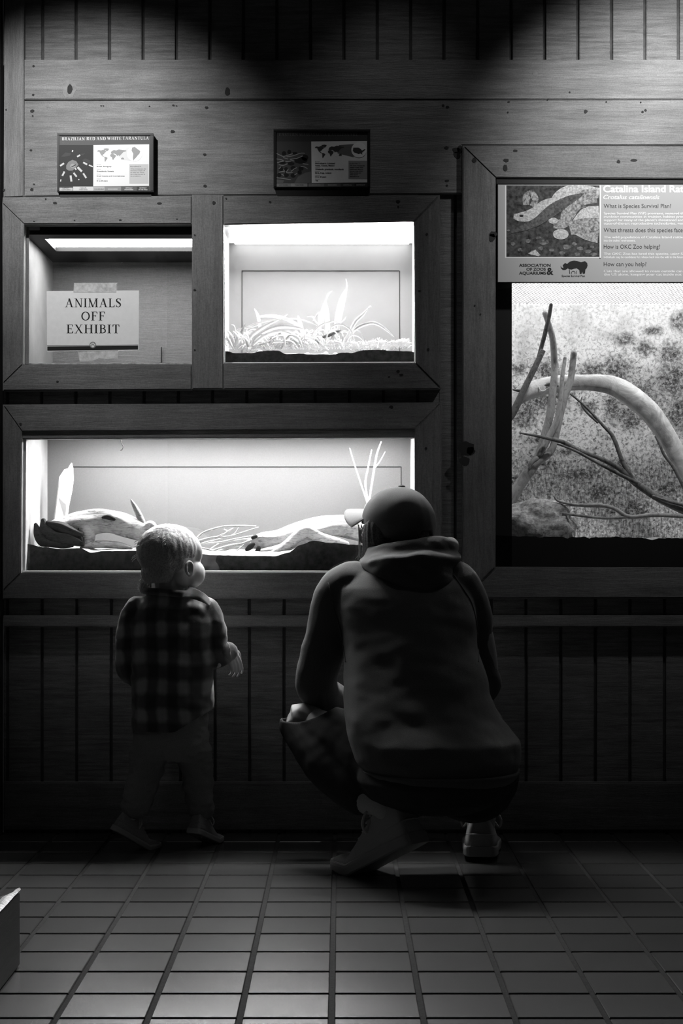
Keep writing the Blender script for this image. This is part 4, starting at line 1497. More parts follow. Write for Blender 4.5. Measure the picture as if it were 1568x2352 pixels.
YP = -0.042
e, fl = placard('black framed placard about a tarantula above the grey case', 131, 352, 305.5, 441, 463, (136, 345, 311, 438.5), YP, ink('header_grey', 0.085))
fl.serif('BRAZILIAN', 142, 194.5, 322.5, 7.2, G5, 2, 1.15)
fl.serif('RED', 198.5, 218.5, 322, 7.2, G5, 2, 1.15)
fl.serif('AND', 221.5, 243, 321.7, 7.2, G5, 2, 1.15)
fl.serif('WHITE', 246, 278.5, 321.3, 7.2, G5, 2, 1.15)
fl.serif('TARANTULA', 281.5, 341.5, 320.8, 7.2, G5, 2, 1.15)
fl.text('Nhandu chromatus', 142, 330, 3, G2, 184, 2, 0, 0.2)
fl.rect(136, 214, 333, 428, ink('photo_black', 0.03), 1)
fl.poly([(214.5, 333), (342.5, 331.5), (342, 427), (214, 428)], ink('panel_white', 0.78), 1)
for pc in WORLD:
    fl.poly([(223 + a, 338 + b * 0.85) for a, b in pc], G3, 3)
fl.poly([(262, 352), (302, 336), (302, 369), (282, 367)], ink('beam_grey', 0.66), 2)
fl.ellipse(309, 353, 17.5, 17.5, ink('circle_white', 0.9), 3)
fl.poly([(303, 339), (309, 337), (314, 341), (318, 344), (322, 347), (320, 353), (316, 357), (312, 362), (308, 366), (306, 369), (305, 362), (306, 353), (302, 346)], G3, 4)
# the spider in the picture
LEG = ink('spider_pale', 0.55)
FUZZ = ink('spider_fuzz', 0.20)
for q in ([(152, 380), (157, 372), (166, 367), (175, 370), (180, 378), (174, 386), (166, 392), (158, 392), (152, 388)],):
    fl.poly(q, FUZZ, 2)
fl.ellipse(167, 381, 6, 5, G3, 3)
fl.stroke([(164, 383), (169, 381), (174, 378)], 1.6, INK, 4)
for a, b, w in (((138, 381), (147, 375), 4), ((143, 404), (148, 394), 4), ((164, 417), (162, 403), 4.5), ((176, 406), (169, 397), 4), ((188, 394), (178, 384), 5), ((198, 409), (191, 398), 4), ((200, 378), (191, 373), 4),
                ((213, 383), (204, 379), 3), ((184, 356), (177, 360), 3.5), ((167, 345), (166, 349), 3), ((180, 413), (182, 412), 3), ((139, 417), (140, 412), 2.5), ((175, 390), (172, 386), 3)):
    fl.stroke([a, b], w, LEG, 3)
for q in ([(140, 360), (150, 350), (164, 352), (160, 358), (148, 360)], [(188, 368), (196, 364), (206, 368), (208, 376), (200, 374)], [(166, 392), (170, 396), (164, 398)], [(190, 357), (183, 354), (196, 352)]):
    fl.poly(q, G1, 2)
for y, s, x1 in ((383.5, 'Brazil, Paraguay', 256), (394.5, 'Grasslands, forests', 261), (405.5, 'Small insects and invertebrates', 286), (416.5, '15 to 20 years', 247)):
    fl.text(s, 222, y, 2.6, G1, x1, 3, 0.01)
for y, s in ((378.5, 'Range'), (389.5, 'Habitat'), (400.5, 'Diet'), (411.5, 'Lifespan')):
    fl.text(s, 222, y, 2.0, G4, 232, 3)
fl.rect(297, 341, 377, 422, G4, 2)
fl.text('FUN FACT:', 299.5, 384, 3.0, G1, 324, 3)
for k, s in enumerate(('When threatened, this', 'tarantula scrapes off', 'its belly hair which', 'can irritate the skin of', 'its predators.')):
    fl.text(s, 299.5, 389 + 4.1 * k, 2.2, G2, (335, 333, 331, 333, 323)[k], 3, 0.01)
for a, b, v, s, tx in ((136, 167, 0.5, 'LEAST CONCERN', 0.1), (168, 214, 0.6, 'NEAR THREATENED', 0.1), (214, 240, 0.42, 'VULNERABLE', 0.1), (240, 278, 0.25, 'ENDANGERED', 0.7), (278, 314, 0.11, 'CRITICALLY ENDANGERED', 0.8), (314, 343, 0.05, 'EXTINCT IN THE WILD', 0.8)):
    fl.rect(a, b, 428.5, 438, ink('scale_grey', v), 2)
    w = s.split(' ', 1)
    c = (a + b) / 2
    if len(w) == 1:
        fl.text(w[0], c - 11, 435.5, 2.2, ink('scale_ink', tx), c + 11, 3, 0.02)
    else:
        fl.text(w[0], c - 8, 432.7, 1.9, ink('scale_ink', tx), c + 8, 3, 0.02)
        fl.text(w[1], c - 10, 436.6, 1.9, ink('scale_ink', tx), c + 10, 3, 0.02)
fl.rect(136, 167, 428.5, 431, G1, 3)
fl.done('print', e)

e, fl = placard('black framed placard about a rattlesnake above the bright white case', 628, 850, 297, 431, 455, (634, 844, 303, 429), YP, ink('header_dark', 0.045))
for s, a, b in (('EASTERN', 640.5, 684), ('MASSASAUGA', 687, 750), ('RATTLESNAKE', 753, 822)):
    fl.serif(s, a, b, 312.5, 6.6, ink('title_grey', 0.16), 2, 1.0)
fl.rect(634, 714.5, 325, 420, ink('photo_dark', 0.07), 1)
fl.poly([(714.5, 325), (842.5, 324), (843, 419), (715.5, 420)], ink('panel_white', 0.78), 1)
for pc in WORLD:
    fl.poly([(723 + a, 329.5 + b * 0.85) for a, b in pc], G1, 3)
fl.poly([(778, 333), (812, 331), (812, 361), (775, 352)], G2, 2)
fl.ellipse(824, 344.5, 17.5, 17.5, ink('circle_white', 0.9), 4)
fl.poly([(811, 339), (823, 339), (828, 342), (831, 346), (838, 342), (839, 344), (834, 348), (831, 351), (832, 355), (830, 354), (828, 352), (823, 354), (820, 352), (813, 350), (810, 346)], G1, 5)
SC_, SP = ink('scale_pale', 0.32), ink('scale_black', 0.012)
for q in ([(634, 352), (642, 356), (650, 359), (660, 357), (672, 353)], [(634, 365), (646, 367), (656, 371), (668, 370)], [(636, 374), (646, 371), (656, 370)], [(640, 378), (650, 380), (660, 376)], [(650, 362), (664, 366), (676, 370)],
          [(658, 360), (672, 358), (690, 352), (700, 352)], [(660, 366), (680, 364), (695, 358)], [(640, 388), (645, 383)], [(651, 389), (656, 396), (662, 388)], [(668, 394), (674, 389), (681, 385)], [(690, 382), (700, 384), (706, 388)],
          [(640, 396), (650, 394), (660, 397), (672, 396)], [(634, 408), (650, 410), (668, 413)], [(695, 376), (708, 378)], [(646, 400), (652, 403)], [(676, 402), (682, 398)]):
    fl.stroke(q, 1.8, SC_, 3)
for q in ((652, 353, 5, 6), (664, 349, 4.5, 5), (677, 352, 6, 3), (645, 388, 5, 5), (657, 389, 5, 5), (673, 386, 6, 5), (691, 387, 6, 5), (641, 402, 5, 5), (657, 402, 6, 5), (673, 403, 6, 5), (688, 396, 5, 5), (690, 368, 16, 8), (648, 374, 8, 3), (668, 376, 8, 4), (700, 362, 8, 7)):
    fl.ellipse(*q, SP, 2, 14)
fl.poly([(676, 420), (684, 406), (700, 397), (714, 394), (714, 420)], G2, 2)
fl.poly([(634, 412), (652, 414), (650, 420), (634, 420)], G2, 2)
for y, s, x1 in ((376.5, 'Northern United', 769), (381.5, 'States, Canada, Mexico', 768), (390, 'Wetlands, grasslands, woodlands', 789), (398.5, 'Birds, frogs, rodents', 761), (407.5, '10 to 20 years', 749), (416, 'Yes', 730)):
    fl.text(s, 723.5, y, 2.8, INK, x1, 3, 0.03)
for y, s in ((372, 'Range'), (385.5, 'Habitat'), (394, 'Diet'), (403, 'Lifespan'), (412, 'Venomous')):
    fl.text(s, 723.5, y, 1.8, G2, 734, 3)
fl.rect(800, 843, 369, 411, G3, 2)
fl.text('FUN FACT:', 803, 377, 3.0, G1, 827, 3)
for k, s in enumerate(('The name massasauga', 'means great river', 'mouth and refers to', 'the wet areas where', 'these snakes are', 'often found', 'basking')):
    fl.text(s, 803, 381.5 + 4.15 * k, 2.3, INK, (837, 834, 833, 833, 829, 821, 825)[k], 3, 0.02)
for a, b, v, s, tx in ((634, 668, 0.22, 'LEAST CONCERN', 0.1), (668, 706, 0.30, 'THREATENED', 0.05), (708, 744, 0.2, 'VULNERABLE', 0.4), (744, 782, 0.12, 'ENDANGERED', 0.6), (782, 814, 0.06, 'CRITICAL', 0.5), (814, 843, 0.03, 'EXTINCT', 0.5)):
    fl.rect(a, b, 421, 428.5, ink('scale_grey', v), 2)
    c = (a + b) / 2
    fl.text(s, c - 10, 426, 2.2, ink('scale_ink', tx), c + 10, 3, 0.02)
fl.done('print', e)

# --- the wide panel at the top of the tall case
YS = -0.0335
e = empty('information_panel', P(1440, 648, YS), 'wide grey information panel with a snake photo over the tall case', 'sign')
bm = bmesh.new()
prism(bm, rect(1143, 1826, 424, 648), YS, YS + 0.004, 0.0006)
obj('board', bm, ink('panel_grey', 0.40), e)
fl = Flat(YS)
fl.text('Catalina Island Rattlesnake', 1384.5, 441.5, 15.5, G5, 1652, 2, 0.03)
fl.text('Crotalus catalinensis', 1385, 457.5, 9.6, G5, 1514, 2, 0.02, 0.25)
for s, yb_, x1 in (('What is Species Survival Plan?', 477.5, 1541), ('What threats does this species face?', 533, 1571.5), ('How is OKC Zoo helping?', 571, 1515.5), ('How can you help?', 611, 1484)):
    fl.text(s, 1386, yb_, 9.3, G1, x1, 2)
for s, yb_, x1 in (('Species Survival Plan (SSP) programs, managed through the Association of Zoos and Aquariums,', 492.5, 1745), ('involving communities in training, habitat preservation, public education, and research', 500.3, 1730),
                   ('support for many of the planet\'s threatened and endangered species. Our zoo takes part', 508, 1725), ('state-of-the-art reproductive technologies, genetic analysis, and carefully planned breeding', 515.8, 1738),
                   ('The wild population of Catalina Island rattlesnakes is decreasing due to cats brought', 547.5, 1735), ('into the snakes\' environment.', 555, 1459),
                   ('The OKC Zoo has bred this species, using SSP recommendations, to ensure healthy', 585.5, 1730), ('individuals may be candidates for release back into the wild in the future.', 593.2, 1571),
                   ('Cats that are allowed to roam outside can be devastating to an environment. In', 625.5, 1725), ('the US alone, keeping your cat inside not only protects the native wildlife but', 633, 1722)):
    fl.text(s, 1386, yb_, 5.2, G5, x1, 2, 0.02)
for s, yb_, x0_, x1 in (('ASSOCIATION', 612.5, 1191.5, 1264), ('OF ZOOS', 621.5, 1208.5, 1253), ('AQUARIUMS', 630.5, 1191.5, 1253.5)):
    fl.text(s, x0_, yb_, 6.6, INK, x1, 2, 0.025)
fl.text('&', 1255, 630.5, 15.5, INK, 1270.5, 2, 0.03)
# rhinoceros emblem with a smaller pair of lines beneath
fl.poly([(1287, 610), (1289, 614), (1294, 616), (1292, 609), (1297, 604), (1302, 606), (1308, 601), (1318, 598.5), (1326, 600), (1334, 602), (1343, 600), (1348, 604), (1349, 610), (1347, 616), (1344, 619), (1343, 628), (1338, 629), (1337, 624), (1335, 629),
         (1331, 629), (1330, 620), (1324, 616), (1318, 617), (1312, 619), (1306, 618), (1304, 616), (1298, 620), (1292, 620), (1288, 616)], INK, 2)
fl.stroke([(1307, 619), (1308, 629)], 1.4, INK, 2)
fl.stroke([(1312, 629), (1313, 624), (1317, 623), (1320, 625), (1320, 629)], 1.2, INK, 2)
fl.stroke([(1323, 629), (1324, 622)], 1.2, INK, 2)
fl.text('Species Survival Plan', 1289.5, 636, 4.6, INK, 1343, 2, 0.01)
fl.done('lettering', e)
# photo print of the snake on a branch
fp = Flat(YS)
pd = plain('photo_ground', 0.045, 0.6, 0.25, nz=95, var=1.0)
sk = plain('photo_snake', 0.27, 0.6, 0.25, nz=190, var=0.85)
sk2 = plain('photo_snake_pale', 0.45, 0.6, 0.25, nz=170, var=0.5)
lg = plain('photo_log', 0.08, 0.6, 0.25, nz=160, var=0.7)
st = plain('photo_stone', 0.13, 0.6, 0.25, nz=110, var=0.9)
fp.rect(1159.5, 1379.5, 426, 592.5, G5, 1)
fp.rect(1162.5, 1376.5, 426, 590, pd, 2)


def q5(*z):
    return [(1030 + a / 2.914, 320 + b / 2.914) + ((c / 2.914,) if c else ()) for a, b, c in z]


fp.stroke(q5((1006, 360, 70), (900, 345, 76), (800, 350, 80), (730, 390, 70), (720, 440, 60)), 1, sk2, 3)
fp.stroke(q5((520, 440, 40), (520, 390, 50), (550, 365, 48), (580, 400, 44), (560, 450, 40)), 1, sk, 3)
fp.stroke(q5((990, 380, 90), (900, 390, 100), (840, 440, 90), (800, 500, 90), (770, 560, 70), (700, 570, 50)), 1, sk, 4)
fp.stroke(q5((1006, 490, 90), (930, 500, 95), (880, 540, 80), (850, 570, 60)), 1, sk2, 5)
fp.stroke(q5((1006, 610, 170), (930, 600, 150), (860, 590, 110), (810, 600, 80)), 1, sk, 6)
fp.stroke(q5((700, 420, 60), (640, 440, 66), (590, 480, 70), (540, 510, 74), (480, 520, 60), (435, 515, 30)), 1, sk2, 5)
fp.stroke(q5((905, 362, 4), (870, 378, 30), (800, 410, 60), (700, 470, 80), (600, 545, 60), (540, 575, 50), (480, 600, 36), (420, 625, 8)), 1, lg, 7)
fp.ellipse(*q5((750, 635, 0))[0], 18, 12, sk2, 7)
fp.ellipse(*q5((487, 512, 0))[0], 5, 2.6, INK, 6)
fp.ellipse(*q5((700, 545, 0))[0], 11, 7, sk2, 6)
for a, b, r in ((570, 760, 14), (640, 690, 13), (620, 730, 10), (480, 740, 9), (790, 720, 12), (840, 700, 8), (880, 730, 9), (930, 750, 10), (970, 770, 9), (760, 760, 10), (690, 740, 8), (530, 680, 9), (430, 700, 8), (860, 770, 9), (600, 660, 8), (900, 450, 9), (400, 610, 5), (960, 720, 7)):
    c = q5((a, b, 0))[0]
    n = 9
    fp.poly([(c[0] + r * (0.8 + 0.35 * noise.noise((a, k, 0.3))) * math.cos(2 * math.pi * k / n), min(589.5, c[1] + 0.6 * r * (0.8 + 0.35 * noise.noise((b, k, 0.7))) * math.sin(2 * math.pi * k / n))) for k in range(n)], st, 5)
fp.poly(q5((530, 765, 0), (580, 738, 0), (615, 775, 0), (600, 783, 0)), sk2, 7)
fp.rect(1376.5, 1379.5, 426, 592.5, G5, 9)
fp.done('snake_photo', e)
# ------------------------------------------------------------------ people
def sk_mat(name, v, sss=0.12):
    m, nt, b = nmat(name)
    b.inputs['Base Color'].default_value = (v, v, v, 1)
    b.inputs['Roughness'].default_value = 0.5
    b.inputs['Specular IOR Level'].default_value = 0.35
    vec = coords(nt)
    bump(nt, noise_fac(nt, vec, 500, 2), 0.08, 0.001, b)
    return m


def cloth(name, v, scale=900, bmp=0.35, sheen=0.0, var=0.2):
    m, nt, b = nmat(name)
    vec = coords(nt)
    f = noise_fac(nt, vec, scale, 2, 0.7)
    nt.links.new(ramp(nt, f, [(0.3, v * (1 - var)), (0.7, v * (1 + var))]), b.inputs['Base Color'])
    b.inputs['Roughness'].default_value = 0.9
    b.inputs['Specular IOR Level'].default_value = 0.15
    b.inputs['Sheen Weight'].default_value = sheen
    b.inputs['Sheen Roughness'].default_value = 0.5
    bump(nt, f, bmp, 0.0015, b)
    return m


def head(bm, M, baby=False):
    """head of unit height, chin at the origin, face towards +Y"""
    w = 1.12 if baby else 1.0
    ell(bm, (0, -0.07, 0.62), (0.355 * w, 0.45 * w, 0.385), M)
    ell(bm, (0, 0.13, 0.40), (0.275 * w, 0.27, 0.37), M)
    ell(bm, (0, 0.25, 0.10), (0.12, 0.11, 0.10), M)
    ell(bm, (0, 0.31, 0.70), (0.24 * w, 0.10, 0.18), M)
    for s in (-1, 1):
        ell(bm, (s * 0.19 * w, 0.05, 0.24), (0.10, 0.22, 0.16), M)
        if baby:
            ell(bm, (s * 0.215, 0.19, 0.285), (0.19, 0.21, 0.215), M)
            ell(bm, (s * 0.16, 0.24, 0.60), (0.19, 0.15, 0.22), M)
        else:
            ell(bm, (s * 0.17, 0.24, 0.36), (0.10, 0.11, 0.12), M)
        ell(bm, (s * 0.14, 0.36, 0.58), (0.10, 0.05, 0.03), M)
        ell(bm, (s * 0.14, 0.335, 0.49), (0.075, 0.06, 0.045), M)
        # ear: rim, hollow left open between rim and head, lobe
        eo = -0.09 if baby else 0.0
        c = Vector((s * 0.375 * w, -0.04, 0.46 + eo))
        rim = [M @ (c + Vector((s * 0.02, math.cos(a) * 0.066 - 0.02, math.sin(a) * 0.098 + 0.005))) for a in [math.radians(k) for k in range(-60, 241, 30)]]
        k_ = M.to_scale().x
        tube(bm, rim, [0.026 * k_] * len(rim), 8, 2)
        ell(bm, (s * 0.365 * w, -0.03, 0.375 + eo), (0.03, 0.04, 0.045), M)
        ell(bm, (s * 0.355 * w, -0.05, 0.465 + eo), (0.02, 0.055, 0.08), M)
    k_ = M.to_scale().x
    tube(bm, [M @ Vector(q) for q in ((0, 0.36, 0.56), (0, 0.415, 0.46), (0, 0.425 if baby else 0.465, 0.385))], [0.03 * k_, 0.04 * k_, (0.05 if baby else 0.065) * k_], 10, 3)
    for s in (-1, 1):
        ell(bm, (s * 0.06, 0.40, 0.365), (0.04, 0.05, 0.035), M)
    ell(bm, (0, 0.375, 0.245), (0.105, 0.055, 0.028), M)
    ell(bm, (0, 0.365, 0.20), (0.09, 0.055, 0.03), M)


def hand(bm, wrist, d, n, side, L, curl=35, spread=7):
    """palm, four fingers of different length and a thumb; d = fingers, n = palm side, side = thumb side (+1/-1)"""
    d = Vector(d).normalized()
    n = Vector(n)
    n = (n - d * n.dot(d)).normalized()
    s = d.cross(n) * side
    wrist = Vector(wrist)
    fr = L * 0.048
    for k, (off, ln) in enumerate(((0.20, 0.43), (0.067, 0.48), (-0.067, 0.45), (-0.195, 0.35))):
        kb = wrist + d * L * (0.50 - 0.02 * abs(k - 1)) + s * off * L
        tube(bm, [wrist + s * off * 0.55 * L, wrist + d * L * 0.25 + s * off * 0.9 * L, kb], [fr * 1.35, fr * 1.6, fr * 1.25], 10, 3)
        a = math.radians(spread * (1.5 - k) * 0.5)
        v = (d * math.cos(a) + s * math.sin(a)).normalized()
        pts, p = [kb], kb
        ang = 0
        for j, seg in enumerate((0.45, 0.30, 0.25)):
            ang += math.radians(curl * (0.8 if j == 0 else 1.0) + 4 * k)
            p = p + (v * math.cos(ang) + n * math.sin(ang)) * seg * ln * L
            pts.append(p)
        tube(bm, pts, [fr * 1.1, fr, fr * 0.92, fr * 0.75], 10, 2)
    tb = wrist + d * L * 0.10 + s * L * 0.20
    t1 = tb + (d * 0.55 + s * 0.62 + n * 0.35).normalized() * L * 0.22
    t2 = t1 + (d * 0.85 + s * 0.30 + n * 0.45).normalized() * L * 0.17
    t3 = t2 + (d * 0.95 + n * 0.35).normalized() * L * 0.12
    tube(bm, [wrist + s * L * 0.05, tb, t1, t2, t3], [fr * 1.3, fr * 1.7, fr * 1.35, fr * 1.1, fr * 0.8], 10, 2)


def shoe_place(ball, yaw_dir, pitch, k):
    fd = Vector((yaw_dir[0], yaw_dir[1], 0)).normalized()
    R = Matrix.Rotation(math.atan2(-fd.x, fd.y), 4, 'Z')
    ball = Vector(ball)

    def place(v):
        y = v.y - 0.72
        z = v.z
        t = max(0.0, min(1.0, (0.06 - y) / 0.12))
        a = -math.radians(pitch) * t
        return ball + (R @ Vector((v.x, y * math.cos(a) - z * math.sin(a), y * math.sin(a) + z * math.cos(a)))) * k
    return place


def shoe(parent, ball, yaw_dir, pitch, k, mat, sole_mat, lace_mat, loop=True):
    """low trainer; k = length. Toe towards yaw_dir, heel lifted by pitch about the ball of the foot"""
    place = shoe_place(ball, yaw_dir, pitch, k)
    st = [(0.0, .095, .22, .0), (0.02, .125, .38, .0), (.08, .145, .425, 0), (.20, .155, .415, 0), (.30, .155, .40, 0), (.40, .155, .35, 0), (.52, .162, .275, 0), (.65, .172, .20, 0), (.78, .175, .165, 0), (.90, .15, .14, 0), (.965, .105, .115, 0), (1.0, .05, .09, 0)]
    dd = crom([tuple(map(float, q)) for q in st], 4)
    bm = bmesh.new()
    rings = []
    for y, w, h, _ in dd:
        ring = []
        for j in range(25):
            a = math.pi * j / 24
            ca, sa = math.cos(a), math.sin(a)
            nar = 1 - 0.30 * max(0, sa) * (1 if y < .45 else 0.6)
            ring.append(bm.verts.new((w * math.copysign(abs(ca) ** 0.6, ca) * nar, y, 0.07 + (h - 0.07) * abs(sa) ** 0.75)))
        for j in range(1, 8):
            t = j / 8
            ring.append(bm.verts.new((-w + 2 * w * t, y, 0.06)))
        rings.append(ring)
    n = len(rings[0])
    for a, b in zip(rings, rings[1:]):
        for j in range(n):
            f = bm.faces.new((a[j], a[(j + 1) % n], b[(j + 1) % n], b[j]))
            f.smooth = True
    bm.faces.new(rings[0][::-1])
    bm.faces.new(rings[-1])
    for v in bm.verts:
        v.co = place(v.co)
    bmesh.ops.recalc_face_normals(bm, faces=bm.faces)
    up = obj('shoe', bm, mat, parent, True)
    # sole
    bm = bmesh.new()
    out = [(y - 0.012 + 0.024 * y, w * 1.07) for y, w, h, _ in dd]
    L = [(w, y) for y, w in out] + [(-w, y) for y, w in out[::-1]]
    layers = []
    for z, s in ((0.0, .94), (0.012, 1.0), (0.065, 1.02), (0.085, 1.0), (0.095, .95)):
        layers.append([bm.verts.new((x * s, y, z + (0.03 * max(0, y - .8) / .2 if z < 0.05 else 0))) for x, y in L])
    n = len(L)
    for a, b in zip(layers, layers[1:]):
        for j in range(n):
            bm.faces.new((a[j], a[(j + 1) % n], b[(j + 1) % n], b[j]))
    m = len(out)
    for lay in (layers[0], layers[-1]):
        for j in range(m - 1):
            bm.faces.new((lay[j], lay[j + 1], lay[n - 2 - j], lay[n - 1 - j]))
    for v in bm.verts:
        v.co = place(v.co)
    bmesh.ops.recalc_face_normals(bm, faces=bm.faces)
    obj('sole', bm, sole_mat, up)
    # laces across the tongue and a bow with two loops
    bm = bmesh.new()
    for q, (y, h) in enumerate(((.34, .385), (.41, .35), (.48, .30), (.55, .262))):
        tube(bm, [place(Vector((x, y, h - 0.5 * x * x / 0.14 + 0.004))) for x in (-.075, -.04, 0, .04, .075)], [0.010 * k] * 5, 6, 2)
    for s in (-1, 1):
        tube(bm, [place(Vector((s * a, y, z))) for a, y, z in ((0.0, .33, .395), (.06, .32, .42), (.14, .33, .39), (.19, .35, .31), (.17, .36, .24), (.12, .355, .30), (.02, .335, .39))], [0.011 * k] * 7, 6, 3)
    obj('laces', bm, lace_mat, up)
    # heel tab and side overlay seams
    bm = bmesh.new()
    tube(bm, [place(Vector((x, y, z))) for x, y, z in ((-.135, .20, .19), (-.12, .05, .20), (-.06, -.005, .205), (0, -.012, .207), (.06, -.005, .205), (.12, .05, .20), (.135, .20, .19))], [0.008 * k] * 7, 6, 4)
    obj('heel_seam', bm, mat, up)
    bm = bmesh.new()
    tube(bm, [place(Vector((x, y, z))) for x, y, z in ((-.10, .16, .42), (-.085, .03, .405), (0, -.004, .395), (.085, .03, .405), (.10, .16, .42))], [0.014 * k] * 5, 6, 4)
    obj('collar_roll', bm, mat, up)
    return up


def fold(fr, amp, seed, st=(1, 1, 1)):
    return lambda c, n: amp * noise.noise((c.x * fr * st[0] + seed, c.y * fr * st[1], c.z * fr * st[2])) + amp * 0.5 * noise.noise((c.x * fr * 2.3 * st[0], c.y * fr * 2.3 * st[1] + seed, c.z * fr * 2.3 * st[2]))


def ring_px(py, xa, xb, y, ry):
    a, b = P(xa, py, y), P(xb, py, y)
    return (((a.x + b.x) / 2, y, a.z), (b.x - a.x) / 2, ry)


def px_tube(bm, pts, **kw):
    tube(bm, [P(a, b, y) for a, b, y, r in pts], [r for a, b, y, r in pts], 18, 6, **kw)


# ================================================================== the crouching adult
FL = ((P(835, 1990, -.575).x - .005, -.57, 0.0), (-0.72, 0.70), 27, 0.285)
FR = ((P(1106, 1960, -.25).x, -.245, 0.0), (0.10, 1.0), 4, 0.265)
plA, plB = shoe_place(*FL), shoe_place(*FR)
aL, aR = plA(Vector((0, .17, .38))), plB(Vector((0, .15, .38)))
aL2, aR2 = plA(Vector((0, .18, .25))), plB(Vector((0, .16, .25)))
A_SKIN = sk_mat('adult_skin', 0.32)
A = {}
hyaw = 41
HM = Matrix.Translation(P(897, 1311, -0.335)) @ Matrix.Rotation(math.radians(hyaw), 4, 'Z') @ Matrix.Rotation(math.radians(7), 4, 'X') @ Matrix.Scale(0.205, 4)
bm = bmesh.new()
head(bm, HM)
tube(bm, [HM @ Vector((0, -0.08, 0.25)), HM @ Vector((0, -0.10, 0.0)), P(935, 1350, -0.40)], [0.052, 0.054, 0.065], 16, 4)
# trunk
loft(bm, [ring_px(1345, 850, 1030, -.40, .07), ring_px(1380, 800, 1070, -.43, .09), ring_px(1450, 810, 1070, -.46, .10), ring_px(1550, 815, 1070, -.51, .105), ring_px(1650, 815, 1100, -.55, .12), ring_px(1740, 830, 1150, -.585, .15), ring_px(1800, 850, 1150, -.60, .15), ring_px(1850, 920, 1110, -.61, .10)])
# arms rest on the knees, hands hang in front
px_tube(bm, [(810, 1360, -.42, .058), (760, 1450, -.40, .046), (728, 1560, -.38, .040), (745, 1596, -.28, .034), (775, 1600, -.19, .026)])
px_tube(bm, [(1045, 1360, -.42, .058), (1088, 1450, -.40, .046), (1108, 1560, -.37, .038), (1075, 1590, -.27, .032), (1030, 1600, -.19, .025)])
hand(bm, P(775, 1600, -.19), (0.55, 0.55, -0.35), (0.2, -0.5, -0.8), -1, 0.17, 25)
hand(bm, P(1030, 1600, -.19), (-0.6, 0.5, -0.35), (-0.2, -0.5, -0.8), 1, 0.17, 25)
# legs
kneeL, kneeR = P(700, 1662, -.36), P(1085, 1640, -.16)
tube(bm, [P(920, 1790, -.58), P(800, 1715, -.46), kneeL], [.085, .062, .048], 18, 6)
tube(bm, [kneeL, P(760, 1765, -.50), aL, aL2], [.046, .036, .030, .028], 18, 6)
tube(bm, [P(1080, 1790, -.57), P(1100, 1715, -.36), kneeR], [.085, .062, .048], 18, 6)
tube(bm, [kneeR, P(1092, 1760, -.27), aR, aR2], [.046, .038, .032, .030], 18, 6)
# feet inside the shoes
tube(bm, [aL2, plA(Vector((0, .45, .17))), plA(Vector((0, .8, .12)))], [.026, .020, .012], 12, 3)
tube(bm, [aR2, plB(Vector((0, .45, .17))), plB(Vector((0, .8, .12)))], [.028, .020, .012], 12, 3)
person = fuse('person', bm, 0.0035, A_SKIN, it=4)
tag(person, 'person crouching in a dark hooded sweatshirt and curved-brim cap, seen from behind', 'person')

# trousers: one garment with an open tear over the raised knee
JEANS = cloth('dark_denim', 0.035, 1100, 0.3, var=0.4)
bm = bmesh.new()
loft(bm, [ring_px(1690, 830, 1120, -.565, .14), ring_px(1740, 830, 1180, -.595, .185), ring_px(1790, 815, 1190, -.61, .20), ring_px(1830, 850, 1160, -.615, .17), ring_px(1855, 905, 1110, -.615, .11), ring_px(1868, 960, 1070, -.615, .05)])
tube(bm, [P(920, 1782, -.58), P(800, 1715, -.46), P(698, 1664, -.36)], [.108, .086, .063], 20, 6)
tube(bm, [P(700, 1668, -.365), P(762, 1762, -.49), P(830, 1826, -.575)], [.062, .062, .050], 20, 6)
tube(bm, [P(1085, 1785, -.57), P(1100, 1715, -.36), P(1085, 1643, -.165)], [.110, .086, .063], 20, 6)
tube(bm, [P(1085, 1646, -.165), P(1092, 1756, -.27), P(1090, 1832, -.35)], [.061, .060, .045], 20, 6)
kz = P(700, 1664, -.36)


def tear(c):
    return ((c.x - kz.x + 0.012) / 0.112) ** 2 + ((c.y - kz.y) / 0.17) ** 2 + ((c.z - kz.z - 0.086) / 0.080) ** 2 < 1


jeans = fuse('trousers', bm, 0.005, JEANS, person, 6, fold(14, 0.003, 3), tear, 0.003)
o = fuse('knee', (lambda b: (tube(b, [P(728, 1678, -.39), P(697, 1665, -.363), P(712, 1688, -.385)], [.047, .0595, .045], 18, 5), b)[1])(bmesh.new()), 0.004, A_SKIN, person, 4)
o['label'] = 'bare knee showing through torn trousers'

# sweatshirt
HOOD = cloth('sweatshirt_fleece', 0.09, 700, 0.45, 0.12)


def hood_fold(c, n):
    base = fold(9, 0.004, 1, (1, 1, 1.6))(c, n)
    # drag lines running from the right armpit across the back
    u = (c.z - 0.30) * 40 + (c.x - 0.2) * 9
    w = max(0.0, min(1.0, (c.x - 0.10) / 0.16)) * max(0.0, min(1.0, (0.70 - c.z) / 0.1)) * max(0.0, min(1.0, (c.z - 0.33) / 0.1))
    return base + 0.0045 * w * math.sin(u + 2 * noise.noise(c * 8))


